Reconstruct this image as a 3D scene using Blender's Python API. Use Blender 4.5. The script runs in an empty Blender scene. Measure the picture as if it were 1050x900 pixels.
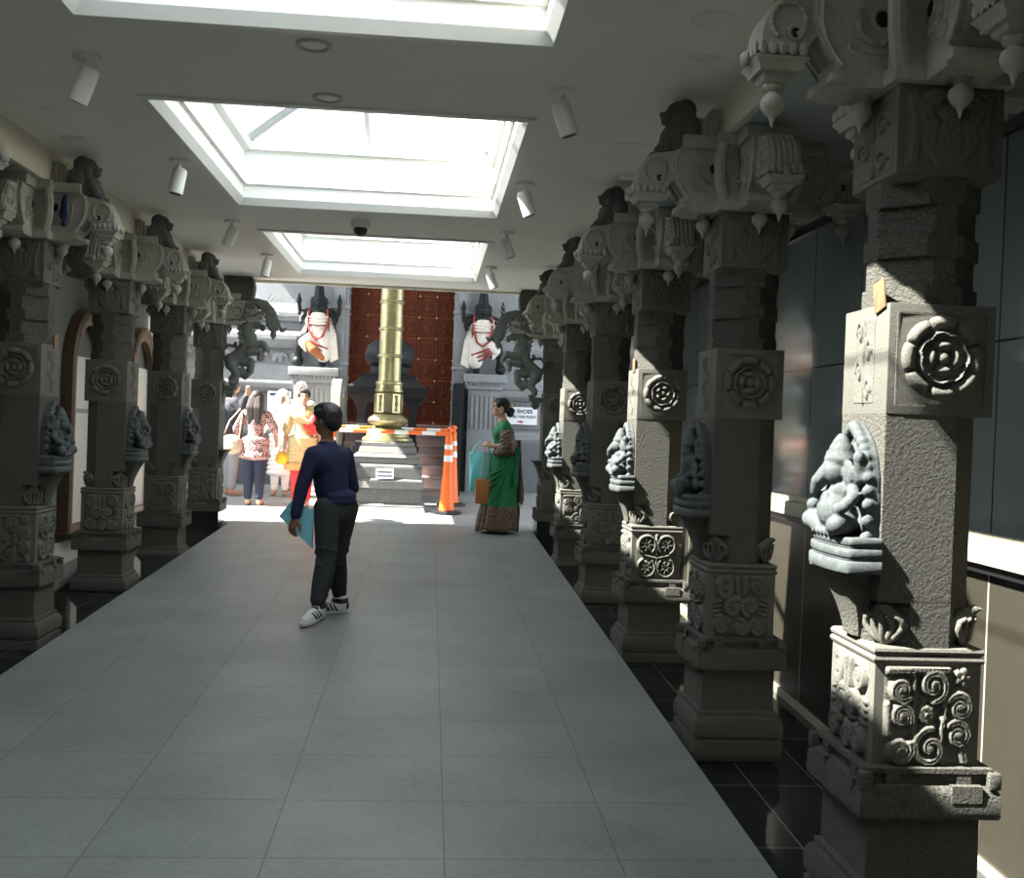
import bpy, bmesh, math, random
import numpy as np
from mathutils import Vector, Matrix
random.seed(7); rng = np.random.default_rng(5)
SC = bpy.context.scene; COL = SC.collection
PI = math.pi; D = math.radians
CAMZ = 1.624

# ------------------------------------------------------------------ materials
def mat(name, col, rough=.6, metal=0., spec=.5, noise=None, bump=None, emit=None, coat=0):
    """noise=(scale, amount, detail) varies the base colour; bump=(scale, strength, dist)"""
    m = bpy.data.materials.new(name); m.use_nodes = True
    nt = m.node_tree; b = nt.nodes['Principled BSDF']
    b.inputs['Base Color'].default_value = (*col, 1); b.inputs['Roughness'].default_value = rough
    b.inputs['Metallic'].default_value = metal; b.inputs['Specular IOR Level'].default_value = spec
    if coat: b.inputs['Coat Weight'].default_value = coat
    tc = nt.nodes.new('ShaderNodeTexCoord')
    if noise:
        n = nt.nodes.new('ShaderNodeTexNoise'); n.inputs['Scale'].default_value = noise[0]
        n.inputs['Detail'].default_value = noise[2] if len(noise) > 2 else 4; n.inputs['Roughness'].default_value = .7
        nt.links.new(tc.outputs['Object'], n.inputs['Vector'])
        r = nt.nodes.new('ShaderNodeValToRGB'); a = noise[1]
        e_ = noise[3] if len(noise) > 3 else .2; r.color_ramp.elements[0].position = .5-e_; r.color_ramp.elements[1].position = .5+e_
        r.color_ramp.elements[0].color = (*[c * (1 - a) for c in col], 1)
        r.color_ramp.elements[1].color = (*[min(1, c * (1 + a)) for c in col], 1)
        nt.links.new(n.outputs['Fac'], r.inputs['Fac']); nt.links.new(r.outputs['Color'], b.inputs['Base Color'])
    if bump:
        n = nt.nodes.new('ShaderNodeTexNoise'); n.inputs['Scale'].default_value = bump[0]; n.inputs['Detail'].default_value = bump[3] if len(bump) > 3 else 3; n.inputs['Roughness'].default_value = bump[4] if len(bump) > 4 else .5
        nt.links.new(tc.outputs['Object'], n.inputs['Vector'])
        u = nt.nodes.new('ShaderNodeBump'); u.inputs['Strength'].default_value = bump[1]; u.inputs['Distance'].default_value = bump[2]
        nt.links.new(n.outputs['Fac'], u.inputs['Height']); nt.links.new(u.outputs['Normal'], b.inputs['Normal'])
    return m

def tile_mat(name, c1, c2, cm, w, h, ox, oy, mortar, rough, bumpd=.3, spec=.5, nscale=60, namt=.25, axes='XY', off=0.):
    m = mat(name, c1, rough, spec=spec); nt = m.node_tree; b = nt.nodes['Principled BSDF']
    tc = nt.nodes['Texture Coordinate']; mp = nt.nodes.new('ShaderNodeMapping')
    mp.inputs['Location'].default_value = (ox, oy, 0)
    if axes == 'XY': nt.links.new(tc.outputs['Object'], mp.inputs['Vector'])
    else:
        s = nt.nodes.new('ShaderNodeSeparateXYZ'); c = nt.nodes.new('ShaderNodeCombineXYZ')
        nt.links.new(tc.outputs['Object'], s.inputs[0])
        nt.links.new(s.outputs[axes[0]], c.inputs[0]); nt.links.new(s.outputs[axes[1]], c.inputs[1])
        nt.links.new(c.outputs[0], mp.inputs['Vector'])
    br = nt.nodes.new('ShaderNodeTexBrick'); br.offset = off; br.squash = 1
    for k, v in (('Scale', 1), ('Mortar Size', mortar), ('Mortar Smooth', .1), ('Bias', 0), ('Brick Width', w), ('Row Height', h)):
        br.inputs[k].default_value = v
    br.inputs['Color1'].default_value = (*c1, 1); br.inputs['Color2'].default_value = (*c2, 1); br.inputs['Mortar'].default_value = (*cm, 1)
    nt.links.new(mp.outputs[0], br.inputs['Vector'])
    n = nt.nodes.new('ShaderNodeTexNoise'); n.inputs['Scale'].default_value = nscale; n.inputs['Detail'].default_value = 6; n.inputs['Roughness'].default_value = .75
    nt.links.new(tc.outputs['Object'], n.inputs['Vector'])
    n2 = nt.nodes.new('ShaderNodeTexNoise'); n2.inputs['Scale'].default_value = 1.7; n2.inputs['Detail'].default_value = 5
    nt.links.new(tc.outputs['Object'], n2.inputs['Vector'])
    ad = nt.nodes.new('ShaderNodeMath'); ad.operation = 'ADD'; nt.links.new(n.outputs['Fac'], ad.inputs[0]); nt.links.new(n2.outputs['Fac'], ad.inputs[1])
    mr = nt.nodes.new('ShaderNodeMapRange'); mr.inputs['From Min'].default_value = .6; mr.inputs['From Max'].default_value = 1.4
    mr.inputs['To Min'].default_value = 1 - namt; mr.inputs['To Max'].default_value = 1 + namt
    nt.links.new(ad.outputs[0], mr.inputs['Value'])
    mx = nt.nodes.new('ShaderNodeVectorMath'); mx.operation = 'SCALE'
    nt.links.new(br.outputs['Color'], mx.inputs[0]); nt.links.new(mr.outputs[0], mx.inputs['Scale'])
    nt.links.new(mx.outputs[0], b.inputs['Base Color'])
    return m

M = {}
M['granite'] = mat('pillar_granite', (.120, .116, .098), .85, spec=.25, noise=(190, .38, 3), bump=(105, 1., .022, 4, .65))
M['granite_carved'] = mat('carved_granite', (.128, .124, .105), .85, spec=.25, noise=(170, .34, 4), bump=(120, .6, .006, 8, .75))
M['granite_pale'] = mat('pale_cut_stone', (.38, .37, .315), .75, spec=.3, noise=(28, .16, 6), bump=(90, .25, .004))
M['granite_green'] = mat('weathered_end_stone', (.15, .16, .145), .8, spec=.3, noise=(60, .25, 4), bump=(110, .4, .006))
M['idol_stone'] = mat('idol_stone', (.076, .085, .086), .75, spec=.3, noise=(45, .35, 5), bump=(120, .5, .006, 8, .7))
M['yali_dark'] = mat('dark_lion_stone', (.105, .105, .095), .8, noise=(50, .25, 4), bump=(90, .3, .005))
M['black_plinth'] = mat('black_polished_plinth', (.012, .014, .016), .15)
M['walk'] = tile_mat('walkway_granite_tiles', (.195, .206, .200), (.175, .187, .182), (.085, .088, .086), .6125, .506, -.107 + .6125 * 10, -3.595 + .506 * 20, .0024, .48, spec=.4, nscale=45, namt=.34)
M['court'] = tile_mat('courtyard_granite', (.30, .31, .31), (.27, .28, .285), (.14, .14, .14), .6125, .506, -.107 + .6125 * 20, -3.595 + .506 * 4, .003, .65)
M['black_floor'] = tile_mat('black_polished_granite', (.012, .014, .015), (.010, .012, .013), (.20, .20, .18), .30, .62, 6.05, 8.0, .0022, .07, nscale=200, namt=.3)
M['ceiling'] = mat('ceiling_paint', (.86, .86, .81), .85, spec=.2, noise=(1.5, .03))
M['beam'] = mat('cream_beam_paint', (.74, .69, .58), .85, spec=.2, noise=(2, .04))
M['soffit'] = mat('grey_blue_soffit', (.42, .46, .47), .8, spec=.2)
M['white'] = mat('white_trim', (.82, .82, .78), .45)
M['white_alu'] = mat('white_bar', (.50, .51, .50), .5)
M['wall_l'] = mat('left_wall_paint', (.20, .215, .205), .75, noise=(3, .06))
M['wall_pale'] = mat('pale_wall_base', (.55, .57, .54), .7, noise=(3, .05))
M['panel_r'] = tile_mat('glossy_grey_panels', (.20, .235, .235), (.18, .21, .21), (.012, .014, .015), .62, 4.0, 6.28, 2.0, .004, .10, nscale=30, namt=.12, axes='YZ')
M['panel_low'] = tile_mat('lower_brown_panels', (.034, .030, .022), (.030, .027, .020), (.22, .21, .18), .62, 4.0, 6.28, 2.0, .006, .25, nscale=40, namt=.15, axes='YZ')
M['blackband'] = mat('black_band', (.01, .01, .011), .3)
M['sill'] = mat('cream_stone_sill', (.46, .42, .33), .4, noise=(14, .12))
M['wood'] = mat('varnished_brown_wood', (.12, .072, .038), .45, noise=(18, .3))
M['board'] = mat('white_board', (.86, .87, .82), .5)
M['plaque'] = mat('brown_wood_plaque', (.20, .115, .06), .6, noise=(30, .25))
M['dark'] = mat('black_plastic', (.015, .015, .016), .4)
M['grey'] = mat('grey_metal', (.50, .50, .49), .4, metal=.3)
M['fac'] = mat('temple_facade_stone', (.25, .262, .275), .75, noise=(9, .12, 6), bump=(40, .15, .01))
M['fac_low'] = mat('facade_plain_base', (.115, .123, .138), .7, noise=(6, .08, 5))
M['door'] = mat('carved_red_brown_door', (.125, .030, .012), .5, spec=.2, noise=(25, .3))
M['door_dark'] = mat('door_panel_carving', (.095, .024, .011), .6, spec=.2, noise=(60, .4))
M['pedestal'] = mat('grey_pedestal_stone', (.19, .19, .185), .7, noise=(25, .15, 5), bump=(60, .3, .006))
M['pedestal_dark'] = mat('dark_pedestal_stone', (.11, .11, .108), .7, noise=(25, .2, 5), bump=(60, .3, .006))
M['step'] = mat('pink_granite_steps', (.36, .27, .25), .7, noise=(80, .25))
M['brass'] = mat('brass', (.40, .36, .20), .34, metal=.88, noise=(14, .18), bump=(35, .12, .006))
M['shrine'] = mat('black_shrine_stone', (.011, .0135, .016), .55, spec=.3, noise=(30, .25))
M['idol_black'] = mat('black_guardian_stone', (.012, .014, .017), .5, spec=.25, noise=(30, .3))
M['cloth_white'] = mat('white_cloth', (.74, .70, .64), .9, noise=(20, .08))
M['cloth_red'] = mat('red_border_cloth', (.30, .045, .03), .85, noise=(40, .2))
M['cloth_rust'] = mat('rust_cloth', (.36, .12, .045), .85, noise=(40, .25))
M['orange'] = mat('orange_plastic', (.95, .17, .025), .45)
M['refl'] = mat('white_reflective_band', (.82, .82, .80), .35)
M['paper'] = mat('white_paper', (.80, .82, .86), .6)
M['ink'] = mat('dark_blue_ink', (.02, .03, .10), .6)
M['ink_red'] = mat('red_ink', (.50, .02, .08), .6)
M['blue_cloth'] = mat('blue_cloth', (.012, .03, .10), .9, noise=(40, .4))
M['skin'] = mat('brown_skin', (.30, .16, .095), .55)
M['skin_boy'] = mat('boy_skin', (.22, .115, .07), .55)
M['skin_fair'] = mat('fair_brown_skin', (.46, .27, .18), .55)
M['hair'] = mat('black_hair', (.012, .011, .011), .35, noise=(60, .4), bump=(160, .5, .006))
M['hair_brown'] = mat('dark_brown_hair', (.028, .018, .015), .6, noise=(60, .4), bump=(120, .5, .008))
M['hair_white'] = mat('white_hair', (.75, .72, .68), .6, noise=(60, .1))
M['navy'] = mat('navy_jersey', (.009, .014, .050), .9, noise=(60, .12))
M['jogger'] = mat('charcoal_jogger', (.022, .026, .027), .9, noise=(50, .2), bump=(14, .35, .02))
M['shoe_w'] = mat('white_shoe', (.62, .62, .60), .5)
M['shoe_k'] = mat('black_shoe', (.016, .016, .018), .5)
M['folder'] = mat('light_blue_folder', (.22, .55, .66), .4)
M['green'] = mat('green_silk', (.006, .17, .055), .55, noise=(35, .3), spec=.35)
M['sari_brown'] = mat('brown_gold_brocade', (.10, .058, .040), .5, noise=(45, .6, 2, .08))
M['teal'] = mat('teal_bag', (.16, .62, .60), .45)
M['brown_bag'] = mat('tan_brown_bag', (.38, .13, .035), .6, noise=(60, .1))
M['gold_silk'] = mat('gold_beige_silk', (.56, .42, .20), .5, noise=(40, .2))
M['red'] = mat('red_cloth', (.70, .05, .045), .75)
M['orange_hem'] = mat('orange_hem', (.80, .32, .10), .7)
M['yellow_bag'] = mat('yellow_bag', (.85, .58, .03), .6)
M['jeans'] = mat('navy_jeans', (.018, .022, .045), .85)
M['print'] = mat('speckled_print_cloth', (.38, .22, .20), .85, noise=(60, .85, 1, .06))
M['white_cl'] = mat('white_clothes', (.85, .84, .82), .9)
M['shirt_dark'] = mat('dark_jacket', (.03, .032, .045), .85)
M['grey_trs'] = mat('grey_trousers', (.33, .33, .34), .85)
M['tan_bag'] = mat('beige_shoulder_bag', (.50, .36, .25), .6)
M['steel'] = mat('gold_trim', (.75, .6, .25), .4, metal=.6)

def glass_mat():
    m = bpy.data.materials.new('skylight_glass'); m.use_nodes = True; nt = m.node_tree
    for n in list(nt.nodes): nt.nodes.remove(n)
    o = nt.nodes.new('ShaderNodeOutputMaterial'); t = nt.nodes.new('ShaderNodeBsdfTransparent'); g = nt.nodes.new('ShaderNodeBsdfGlossy')
    t.inputs['Color'].default_value = (.90, .94, .96, 1); g.inputs['Roughness'].default_value = .03
    x = nt.nodes.new('ShaderNodeMixShader'); x.inputs['Fac'].default_value = .06
    nt.links.new(t.outputs[0], x.inputs[1]); nt.links.new(g.outputs[0], x.inputs[2]); nt.links.new(x.outputs[0], o.inputs['Surface'])
    return m
M['glass'] = glass_mat()

# ------------------------------------------------------------------ mesh helpers
class MB:
    def __init__(s): s.v = []; s.f = []
    def add(s, vs, fs):
        b = len(s.v); s.v += [tuple(map(float, p)) for p in vs]; s.f += [tuple(b + i for i in f) for f in fs]; return s
    def box(s, x0, x1, y0, y1, z0, z1, c=0.):
        if c <= 0:
            return s.add([(x0,y0,z0),(x1,y0,z0),(x1,y1,z0),(x0,y1,z0),(x0,y0,z1),(x1,y0,z1),(x1,y1,z1),(x0,y1,z1)],
                         [(0,3,2,1),(4,5,6,7),(0,1,5,4),(1,2,6,5),(2,3,7,6),(3,0,4,7)])
        bm = bmesh.new(); bmesh.ops.create_cube(bm, size=1)
        for q in bm.verts: q.co = ((x0+x1)/2 + q.co.x*(x1-x0), (y0+y1)/2 + q.co.y*(y1-y0), (z0+z1)/2 + q.co.z*(z1-z0))
        bmesh.ops.bevel(bm, geom=list(bm.edges), offset=c, segments=2, affect='EDGES', profile=.6)
        s.bm(bm); return s
    def bm(s, bm, mx=None):
        bm.verts.index_update(); vs = [(mx @ q.co if mx else q.co) for q in bm.verts]
        s.add(vs, [[q.index for q in f.verts] for f in bm.faces]); bm.free(); return s
    def loop(s, rings, closed_u=True, cap0=True, cap1=True):
        """rings: list of equal-length point lists"""
        n = len(rings[0]); b = len(s.v)
        for r in rings: s.v += [tuple(map(float, p)) for p in r]
        for i in range(len(rings) - 1):
            for j in range(n if closed_u else n - 1):
                k = (j + 1) % n
                s.f.append((b+i*n+j, b+i*n+k, b+(i+1)*n+k, b+(i+1)*n+j))
        if cap0: s.f.append(tuple(b + j for j in reversed(range(n))))
        if cap1: s.f.append(tuple(b + (len(rings)-1)*n + j for j in range(n)))
        return s
    def lathe(s, prof, c=(0,0,0), n=20, sx=1., sy=1.):
        return s.loop([[(c[0]+r*sx*math.cos(2*PI*j/n), c[1]+r*sy*math.sin(2*PI*j/n), c[2]+z) for j in range(n)] for r, z in prof])
    def sq(s, prof, c=(0,0), rx=1., ry=1.):
        """square-section sweep of (half width, z)"""
        return s.loop([[(c[0]+a*r*rx, c[1]+b*r*ry, z) for a, b in ((-1,-1),(1,-1),(1,1),(-1,1))] for r, z in prof])
    def prism(s, poly, p0, u, v, w):
        """polygon in (a,b) placed at p0 + a*u + b*v, extruded along w"""
        p0, u, v, w = map(np.array, (p0, u, v, w)); n = len(poly)
        r0 = [p0 + a*u + b*v for a, b in poly]; return s.loop([r0, [p + w for p in r0]])
    def tube(s, pts, rad, n=8, flat=1.):
        pts = [Vector(p) for p in pts]; k = len(pts); rad = [rad]*k if not hasattr(rad, '__len__') else rad
        rings = []; up = None
        for i, p in enumerate(pts):
            t = (pts[min(i+1,k-1)] - pts[max(i-1,0)]).normalized()
            if up is None: up = Vector((0,0,1)) if abs(t.z) < .9 else Vector((1,0,0))
            a = t.cross(up).normalized() if t.cross(up).length > 1e-5 else t.orthogonal().normalized()
            bb = a.cross(t).normalized(); up = bb
            rings.append([p + (a*math.cos(2*PI*j/n) + bb*math.sin(2*PI*j/n)*flat)*rad[i] for j in range(n)])
        return s.loop(rings)
    def ell(s, c, r, rot=None, nu=14, nv=9):
        R = Matrix.Rotation(0, 3, 'X') if rot is None else rot
        r = (r, r, r) if not hasattr(r, '__len__') else r; c = Vector(c); b = len(s.v)
        rings = []
        for i in range(1, nv):
            a = PI*i/nv - PI/2
            rings.append([c + R @ Vector((r[0]*math.cos(a)*math.cos(2*PI*j/nu), r[1]*math.cos(a)*math.sin(2*PI*j/nu), r[2]*math.sin(a))) for j in range(nu)])
        s.loop(rings, cap0=False, cap1=False); e = len(s.v)
        s.v += [tuple(c + R @ Vector((0,0,-r[2]))), tuple(c + R @ Vector((0,0,r[2])))]
        L = b + (nv-2)*nu
        for j in range(nu):
            k = (j+1) % nu; s.f += [(e, b+k, b+j), (e+1, L+j, L+k)]
        return s
    def cap(s, p0, p1, r0, r1, n=12):
        """tapered capsule"""
        p0, p1 = Vector(p0), Vector(p1); t = p1 - p0; L = t.length
        t = t.normalized() if L > 1e-6 else Vector((0,0,1)); a = t.orthogonal().normalized(); bb = t.cross(a)
        rings = []
        for ph in (-80, -50, -22, 0): rings.append((p0 + t*r0*math.sin(D(ph)), r0*math.cos(D(ph))))
        for ph in (0, 22, 50, 80): rings.append((p1 + t*r1*math.sin(D(ph)), r1*math.cos(D(ph))))
        return s.loop([[c + (a*math.cos(2*PI*j/n) + bb*math.sin(2*PI*j/n))*r for j in range(n)] for c, r in rings])
    def chain(s, pts, rads):
        for i in range(len(pts)-1): s.cap(pts[i], pts[i+1], rads[i], rads[i+1])
        return s
    def xf(s, mx):
        s.v = [tuple(mx @ Vector(p)) for p in s.v]; return s
    def mesh(s, name, sharp=None):
        me = bpy.data.meshes.new(name); me.from_pydata(s.v, [], s.f); me.validate()
        bm = bmesh.new(); bm.from_mesh(me); bmesh.ops.recalc_face_normals(bm, faces=bm.faces); bm.to_mesh(me); bm.free()
        if sharp:
            me.shade_smooth()
            if sharp < 170: me.set_sharp_from_angle(angle=D(sharp))
        return me

def link(name, me, m, parent=None, loc=None):
    o = bpy.data.objects.new(name, me); COL.objects.link(o)
    if m is not None and not me.materials: me.materials.append(M[m] if isinstance(m, str) else m)
    if parent is not None: o.parent = parent
    if loc is not None: o.location = loc
    return o
def part(name, mb, m, parent, sharp=None, label=None):
    o = link(name, mb if isinstance(mb, bpy.types.Mesh) else mb.mesh(name, sharp), m, parent)
    if label: o['label'] = label
    return o
def empty(name, loc, rz=0.):
    o = bpy.data.objects.new(name, None); COL.objects.link(o); o.location = loc; o.rotation_euler = (0, 0, rz); o.empty_display_size = .1
    return o
def tag(o, label, cat, group=None, kind=None):
    o['label'] = label; o['category'] = cat
    if group: o['group'] = group
    if kind: o['kind'] = kind
    return o
def struct(name, mb, m, label=None, cat=None, parent=None, sharp=None):
    o = link(name, mb.mesh(name, sharp), m, parent)
    if parent is None: o['kind'] = 'structure'
    if label: tag(o, label, cat)
    return o
def copy_tree(o, parent=None):
    c = o.copy(); COL.objects.link(c)
    if parent is not None: c.parent = parent
    for ch in list(o.children): copy_tree(ch, c)
    return c
def fuse(mb, voxel, smooth=3, name='fused', decim=None):
    """one continuous skin over overlapping solids"""
    me = mb.mesh(name); o = bpy.data.objects.new('tmp', me); COL.objects.link(o)
    r = o.modifiers.new('r', 'REMESH'); r.mode = 'VOXEL'; r.voxel_size = voxel; r.use_smooth_shade = True
    if smooth:
        q = o.modifiers.new('s', 'SMOOTH'); q.iterations = smooth; q.factor = .5
    dg = bpy.context.evaluated_depsgraph_get(); dg.update()
    res = bpy.data.meshes.new_from_object(o.evaluated_get(dg)); res.name = name
    bpy.data.objects.remove(o); bpy.data.meshes.remove(me)
    res.materials.clear(); res.shade_smooth()
    return res

# ------------------------------------------------------------------ carved reliefs as height fields
def spiral(cx, cy, r0, turns, a0, sgn=1, tail=None):
    t = np.linspace(0, 1, int(50*turns)+12); r = r0*(1 - .88*t); a = a0 + sgn*2*PI*turns*t
    return np.stack([cx + r*np.cos(a), cy + r*np.sin(a)], 1)
def seg(*pts, n=16):
    out = []
    for a, b in zip(pts[:-1], pts[1:]):
        t = np.linspace(0, 1, n)[:, None]; out.append(np.array(a)*(1-t) + np.array(b)*t)
    return np.concatenate(out)
def circ(cx, cy, r, a0=0, a1=2*PI, n=40, ry=None):
    a = np.linspace(a0, a1, n); return np.stack([cx + r*np.cos(a), cy + (ry or r)*np.sin(a)], 1)
def flower(cx, cy, r, n=6):
    return [(circ(cx + r*.62*math.cos(2*PI*k/n), cy + r*.62*math.sin(2*PI*k/n), r*.05, n=6), r*.42, .8) for k in range(n)] + [(circ(cx, cy, .01, n=4), r*.3, 1.)]
def patA():
    c = []
    for cx, cy, r, a, s in ((.08,.62,.33,-1.4,1),(.70,.18,.28,2.6,-1),(.68,-.38,.28,2.4,-1),(.06,-.66,.40,1.5,1),(-.62,-.70,.28,.5,-1),(-.62,.52,.24,-.8,-1),(-.60,-.02,.24,-.5,1)):
        c.append((spiral(cx, cy, r, 1.5, a, s), .105, 1.))
        c.append((circ(cx, cy, .015, n=4), .085, 1.1))
    c += flower(.74,.78,.2,5) + flower(-.06,.02,.2,9)
    c += [(seg((.35,-.95),(.3,-.3),(.38,.1),(.3,.45)), .07, .9), (seg((-.9,.9),(-.3,.92),(.4,.93)), .1, .9), (seg((-.35,.8),(-.32,.3),(-.3,-.4)), .07, .8),
          (seg((.85,-.9),(.8,-.72)), .12, .9), (seg((-.9,.2),(-.88,-.4)), .08, .7)]
    return c
def patB():
    c = []
    for sx in (-1, 1):
        for sy in (-1, 1):
            cx, cy = .47*sx, .50*sy
            c.append((circ(cx, cy, .40, PI/2 - sx*2.6 if sy > 0 else -PI/2 + sx*2.6, PI/2 + sx*2.4 if sy > 0 else -PI/2 - sx*2.4), .075, 1.))
            c.append((spiral(cx, cy, .26, 1.1, 1. if sx > 0 else 2.1, sx), .055, .8))
            for k in range(7): 
                a = 2*PI*k/7; c.append((seg((cx+.10*math.cos(a), cy+.10*math.sin(a)), (cx+.27*math.cos(a), cy+.27*math.sin(a)), n=5), .055, .9))
    c += [(seg((0,.95),(0,.05)), .08, .9), (seg((-.6,.05),(0,-.08),(.6,.05)), .06, .9), (seg((0,-.1),(0,-.9)), .06, .9), (circ(0,.45,.12), .06, .8)]
    return c
def patC():
    c = [(circ(-.58,.6,.2,ry=.3), .13, .9), (circ(-.58,.6,.05), .1, .9)]
    for cx, cy, r, a, s in ((.58,.62,.3,2.,-1),(-.28,-.05,.3,1.2,1),(.30,-.02,.3,-1.8,-1),(-.66,-.66,.28,.6,1),(.02,-.72,.26,1.6,-1),(.64,-.66,.28,2.4,1)):
        c.append((spiral(cx, cy, r, 1.45, a, s), .10, 1.)); c.append((circ(cx, cy, .01, n=4), .08, 1.))
    c += [(seg((-.15,.9),(-.1,.3),(0,.05)), .08, .9), (seg((.15,.9),(.1,.35)), .08, .9)]
    c += [(seg((-.9,y),(-.7,y+.06),n=6), .05, .7) for y in (-.35,-.2,-.05,.1)] + [(seg((.9,y),(.7,y+.06),n=6), .05, .7) for y in (-.3,-.15,0,.15)]
    return c
def patK():          # capital block: big lobes
    c = [(circ(sx*.42,-.3,.34,ry=.42), .075, .9) for sx in (-1,1)] + [(circ(sx*.42,-.3,.14), .12, .9) for sx in (-1,1)]
    c += [(circ(sx*.42,.5,.32,ry=.36), .07, .9) for sx in (-1,1)] + [(spiral(sx*.42,.5,.2,1.,0,sx), .07, .8) for sx in (-1,1)]
    c += [(seg((0,.95),(0,-.95)), .06, .8), (circ(0,.1,.12), .1, .9)]
    return c
def patK2():
    c = []
    for sx in (-1, 1):
        c += [(seg((.1*sx,-.85),(.5*sx,-.3),(.4*sx,.1)), .2, .8), (seg((.12*sx,.9),(.62*sx,.55),(.5*sx,.1)), .2, .9), (seg((.8*sx,-.8),(.72*sx,.0),(.84*sx,.7)), .12, .7)]
    return c + [(circ(0,-.25,.12,ry=.4), .16, .9), (circ(0,.35,.1), .14, 1.)]
def patV():          # slim vertical leaf scroll
    c = [(seg((0,.95),(.08,.4),(-.08,-.1),(.05,-.6),(0,-.95)), .08, .8)]
    for k in range(4): c.append((spiral(.45*(1 if k % 2 else -1), .68 - .45*k, .30, 1.2, 0 if k % 2 else PI, 1 if k % 2 else -1), .085, .9))
    return c
def relief(curves, n=66):
    g = np.linspace(-1, 1, n); X, Y = np.meshgrid(g, g); H = np.zeros_like(X)
    for pts, w, h in curves:
        d = np.full(X.shape, 9.)
        for p in pts: d = np.minimum(d, (X-p[0])**2 + (Y-p[1])**2)
        d = np.sqrt(d); b = np.sqrt(np.clip(1 - (d/w)**2, 0, 1)); b *= 1 - .25*np.exp(-(d/(w*.22))**2)
        H = np.maximum(H, h*b)
    e = np.maximum(np.abs(X), np.abs(Y)); H[e > .975] = 0
    return H
def hf(mb, H, p0, u, v, nrm, depth, sink=.004):
    """height field over rectangle centre p0, half axes u,v, rising along nrm"""
    p0, u, v, nrm = map(np.array, (p0, u, v, nrm)); n = H.shape[0]; g = np.linspace(-1, 1, n); b = len(mb.v)
    for i in range(n):
        for j in range(n):
            h = H[i, j]*depth if 0 < i < n-1 and 0 < j < n-1 else -sink
            mb.v.append(tuple(p0 + u*g[j] + v*g[i] + nrm*(h + .0012 if h >= 0 else h)))
    for i in range(n-1):
        for j in range(n-1):
            a = b + i*n + j; mb.f.append((a, a+1, a+n+1, a+n))
    return mb
def rosette(mb, p0, u, v, nrm, R, depth, lobes=8, petals=5):
    p0, u, v, nrm = map(np.array, (p0, u, v, nrm)); nr, na = 34, 96; b = len(mb.v)
    mb.v.append(tuple(p0 + nrm*depth*.85))
    for i in range(1, nr+1):
        r = i/nr
        for j in range(na):
            a = 2*PI*j/na; h = .05
            if r < .15: h = .85*math.sqrt(max(0, 1-(r/.15)**2*.8))
            pe = abs(math.cos(petals*a/2)); po = abs(math.cos(lobes*a/2))**.45; sc = abs(math.cos(7*a/2))
            if .15 <= r < .44: h = .05 + .9*math.sin(PI*(r-.15)/.29)*pe**.5
            rs = .47 + .06*sc
            h = max(h, .85*math.exp(-((r-rs-.06)/.045)**2))
            if r > .66: h = max(h, (.15 + .75*math.sqrt(po))*math.sin(PI*min(1, (r-.66)/.34*.93+.05))**.6)
            if i == nr: h = -.2
            rr = r*(1 - .06*(1-po)*(r > .85))
            mb.v.append(tuple(p0 + (u*math.cos(a) + v*math.sin(a))*R*rr + nrm*depth*h))
    for j in range(na):
        mb.f.append((b, b+1+j, b+1+(j+1) % na))
        for i in range(nr-1):
            q = b+1+i*na; mb.f.append((q+j, q+na+j, q+na+(j+1) % na, q+(j+1) % na))
    return mb
# ------------------------------------------------------------------ the carved pillar (inner side is local -x)
ZB = .05
def z_(mb): return mb.xf(Matrix.Translation((0, 0, -ZB)))
def octa(hw, c_in, c_out):
    """plan outline of a square of half width hw; corners at -x cut by c_in, corners at +x cut by c_out"""
    return [(-hw+c_in,-hw),(hw-c_out,-hw),(hw,-hw+c_out),(hw,hw-c_out),(hw-c_out,hw),(-hw+c_in,hw),(-hw,hw-c_in),(-hw,-hw+c_in)]
def stack(mb, poly, z0, z1): return mb.loop([[(a, b, z0) for a, b in poly], [(a, b, z1) for a, b in poly]])
FACES = [((0,-1,0),(1,0,0)), ((0,1,0),(-1,0,0)), ((-1,0,0),(0,-1,0)), ((1,0,0),(0,1,0))]   # normal, right-hand u
HA, HB, HC, HK, HK2, HV = [relief(f()) for f in (patA, patB, patC, patK, patK2, patV)]

def me_base():
    m = MB()
    m.sq([(.19,.13),(.203,.155),(.205,.16),(.205,.222),(.198,.228),(.194,.231),(.194,.238),(.204,.242),(.207,.26),(.207,.29),(.203,.312),(.192,.328),(.183,.333),(.183,.352),(.168,.36),(.167,.56)])
    return z_(m).mesh('pillar_base', 25)
def me_plinth(): return z_(MB().sq([(.185,.0),(.185,.14)])).mesh('black_plinth', 25)
def me_ledge():
    m = MB(); m.sq([(.166,.55),(.205,.551),(.208,.56),(.208,.612),(.204,.628),(.194,.640),(.176,.646),(.176,.676),(.190,.678),(.190,.692),(.165,.694)])
    for nrm, u in FACES:                                            # tabs overlapping the roll, at the thirds and the corners
        n, u = np.array(nrm), np.array(u)
        for k in (-.105, .105):
            for hw, zz0, zz1, o0, o1 in ((.021,.645,.69,.172,.189),(.045,.60,.648,.190,.2105)):
                q = [n*o0 + u*(k-hw), n*o0 + u*(k+hw), n*o1 + u*(k+hw), n*o1 + u*(k-hw)]
                m.loop([[(p[0],p[1],zz0) for p in q], [(p[0],p[1],zz1) for p in q]])
    for sx in (-1,1):
        for sy in (-1,1): m.box(sx*.190-.018, sx*.190+.018, sy*.190-.018, sy*.190+.018, .635, .684, .006)
    return z_(m).mesh('ledge', 25)
def me_block():
    m = MB(); m.sq([(.158,.685),(.158,.985),(.163,.988),(.166,.996),(.163,1.004),(.158,1.006),(.158,1.010),(.163,1.012),(.165,1.02),(.162,1.028),(.155,1.032)])
    return z_(m).mesh('carved_block', 25)
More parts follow.
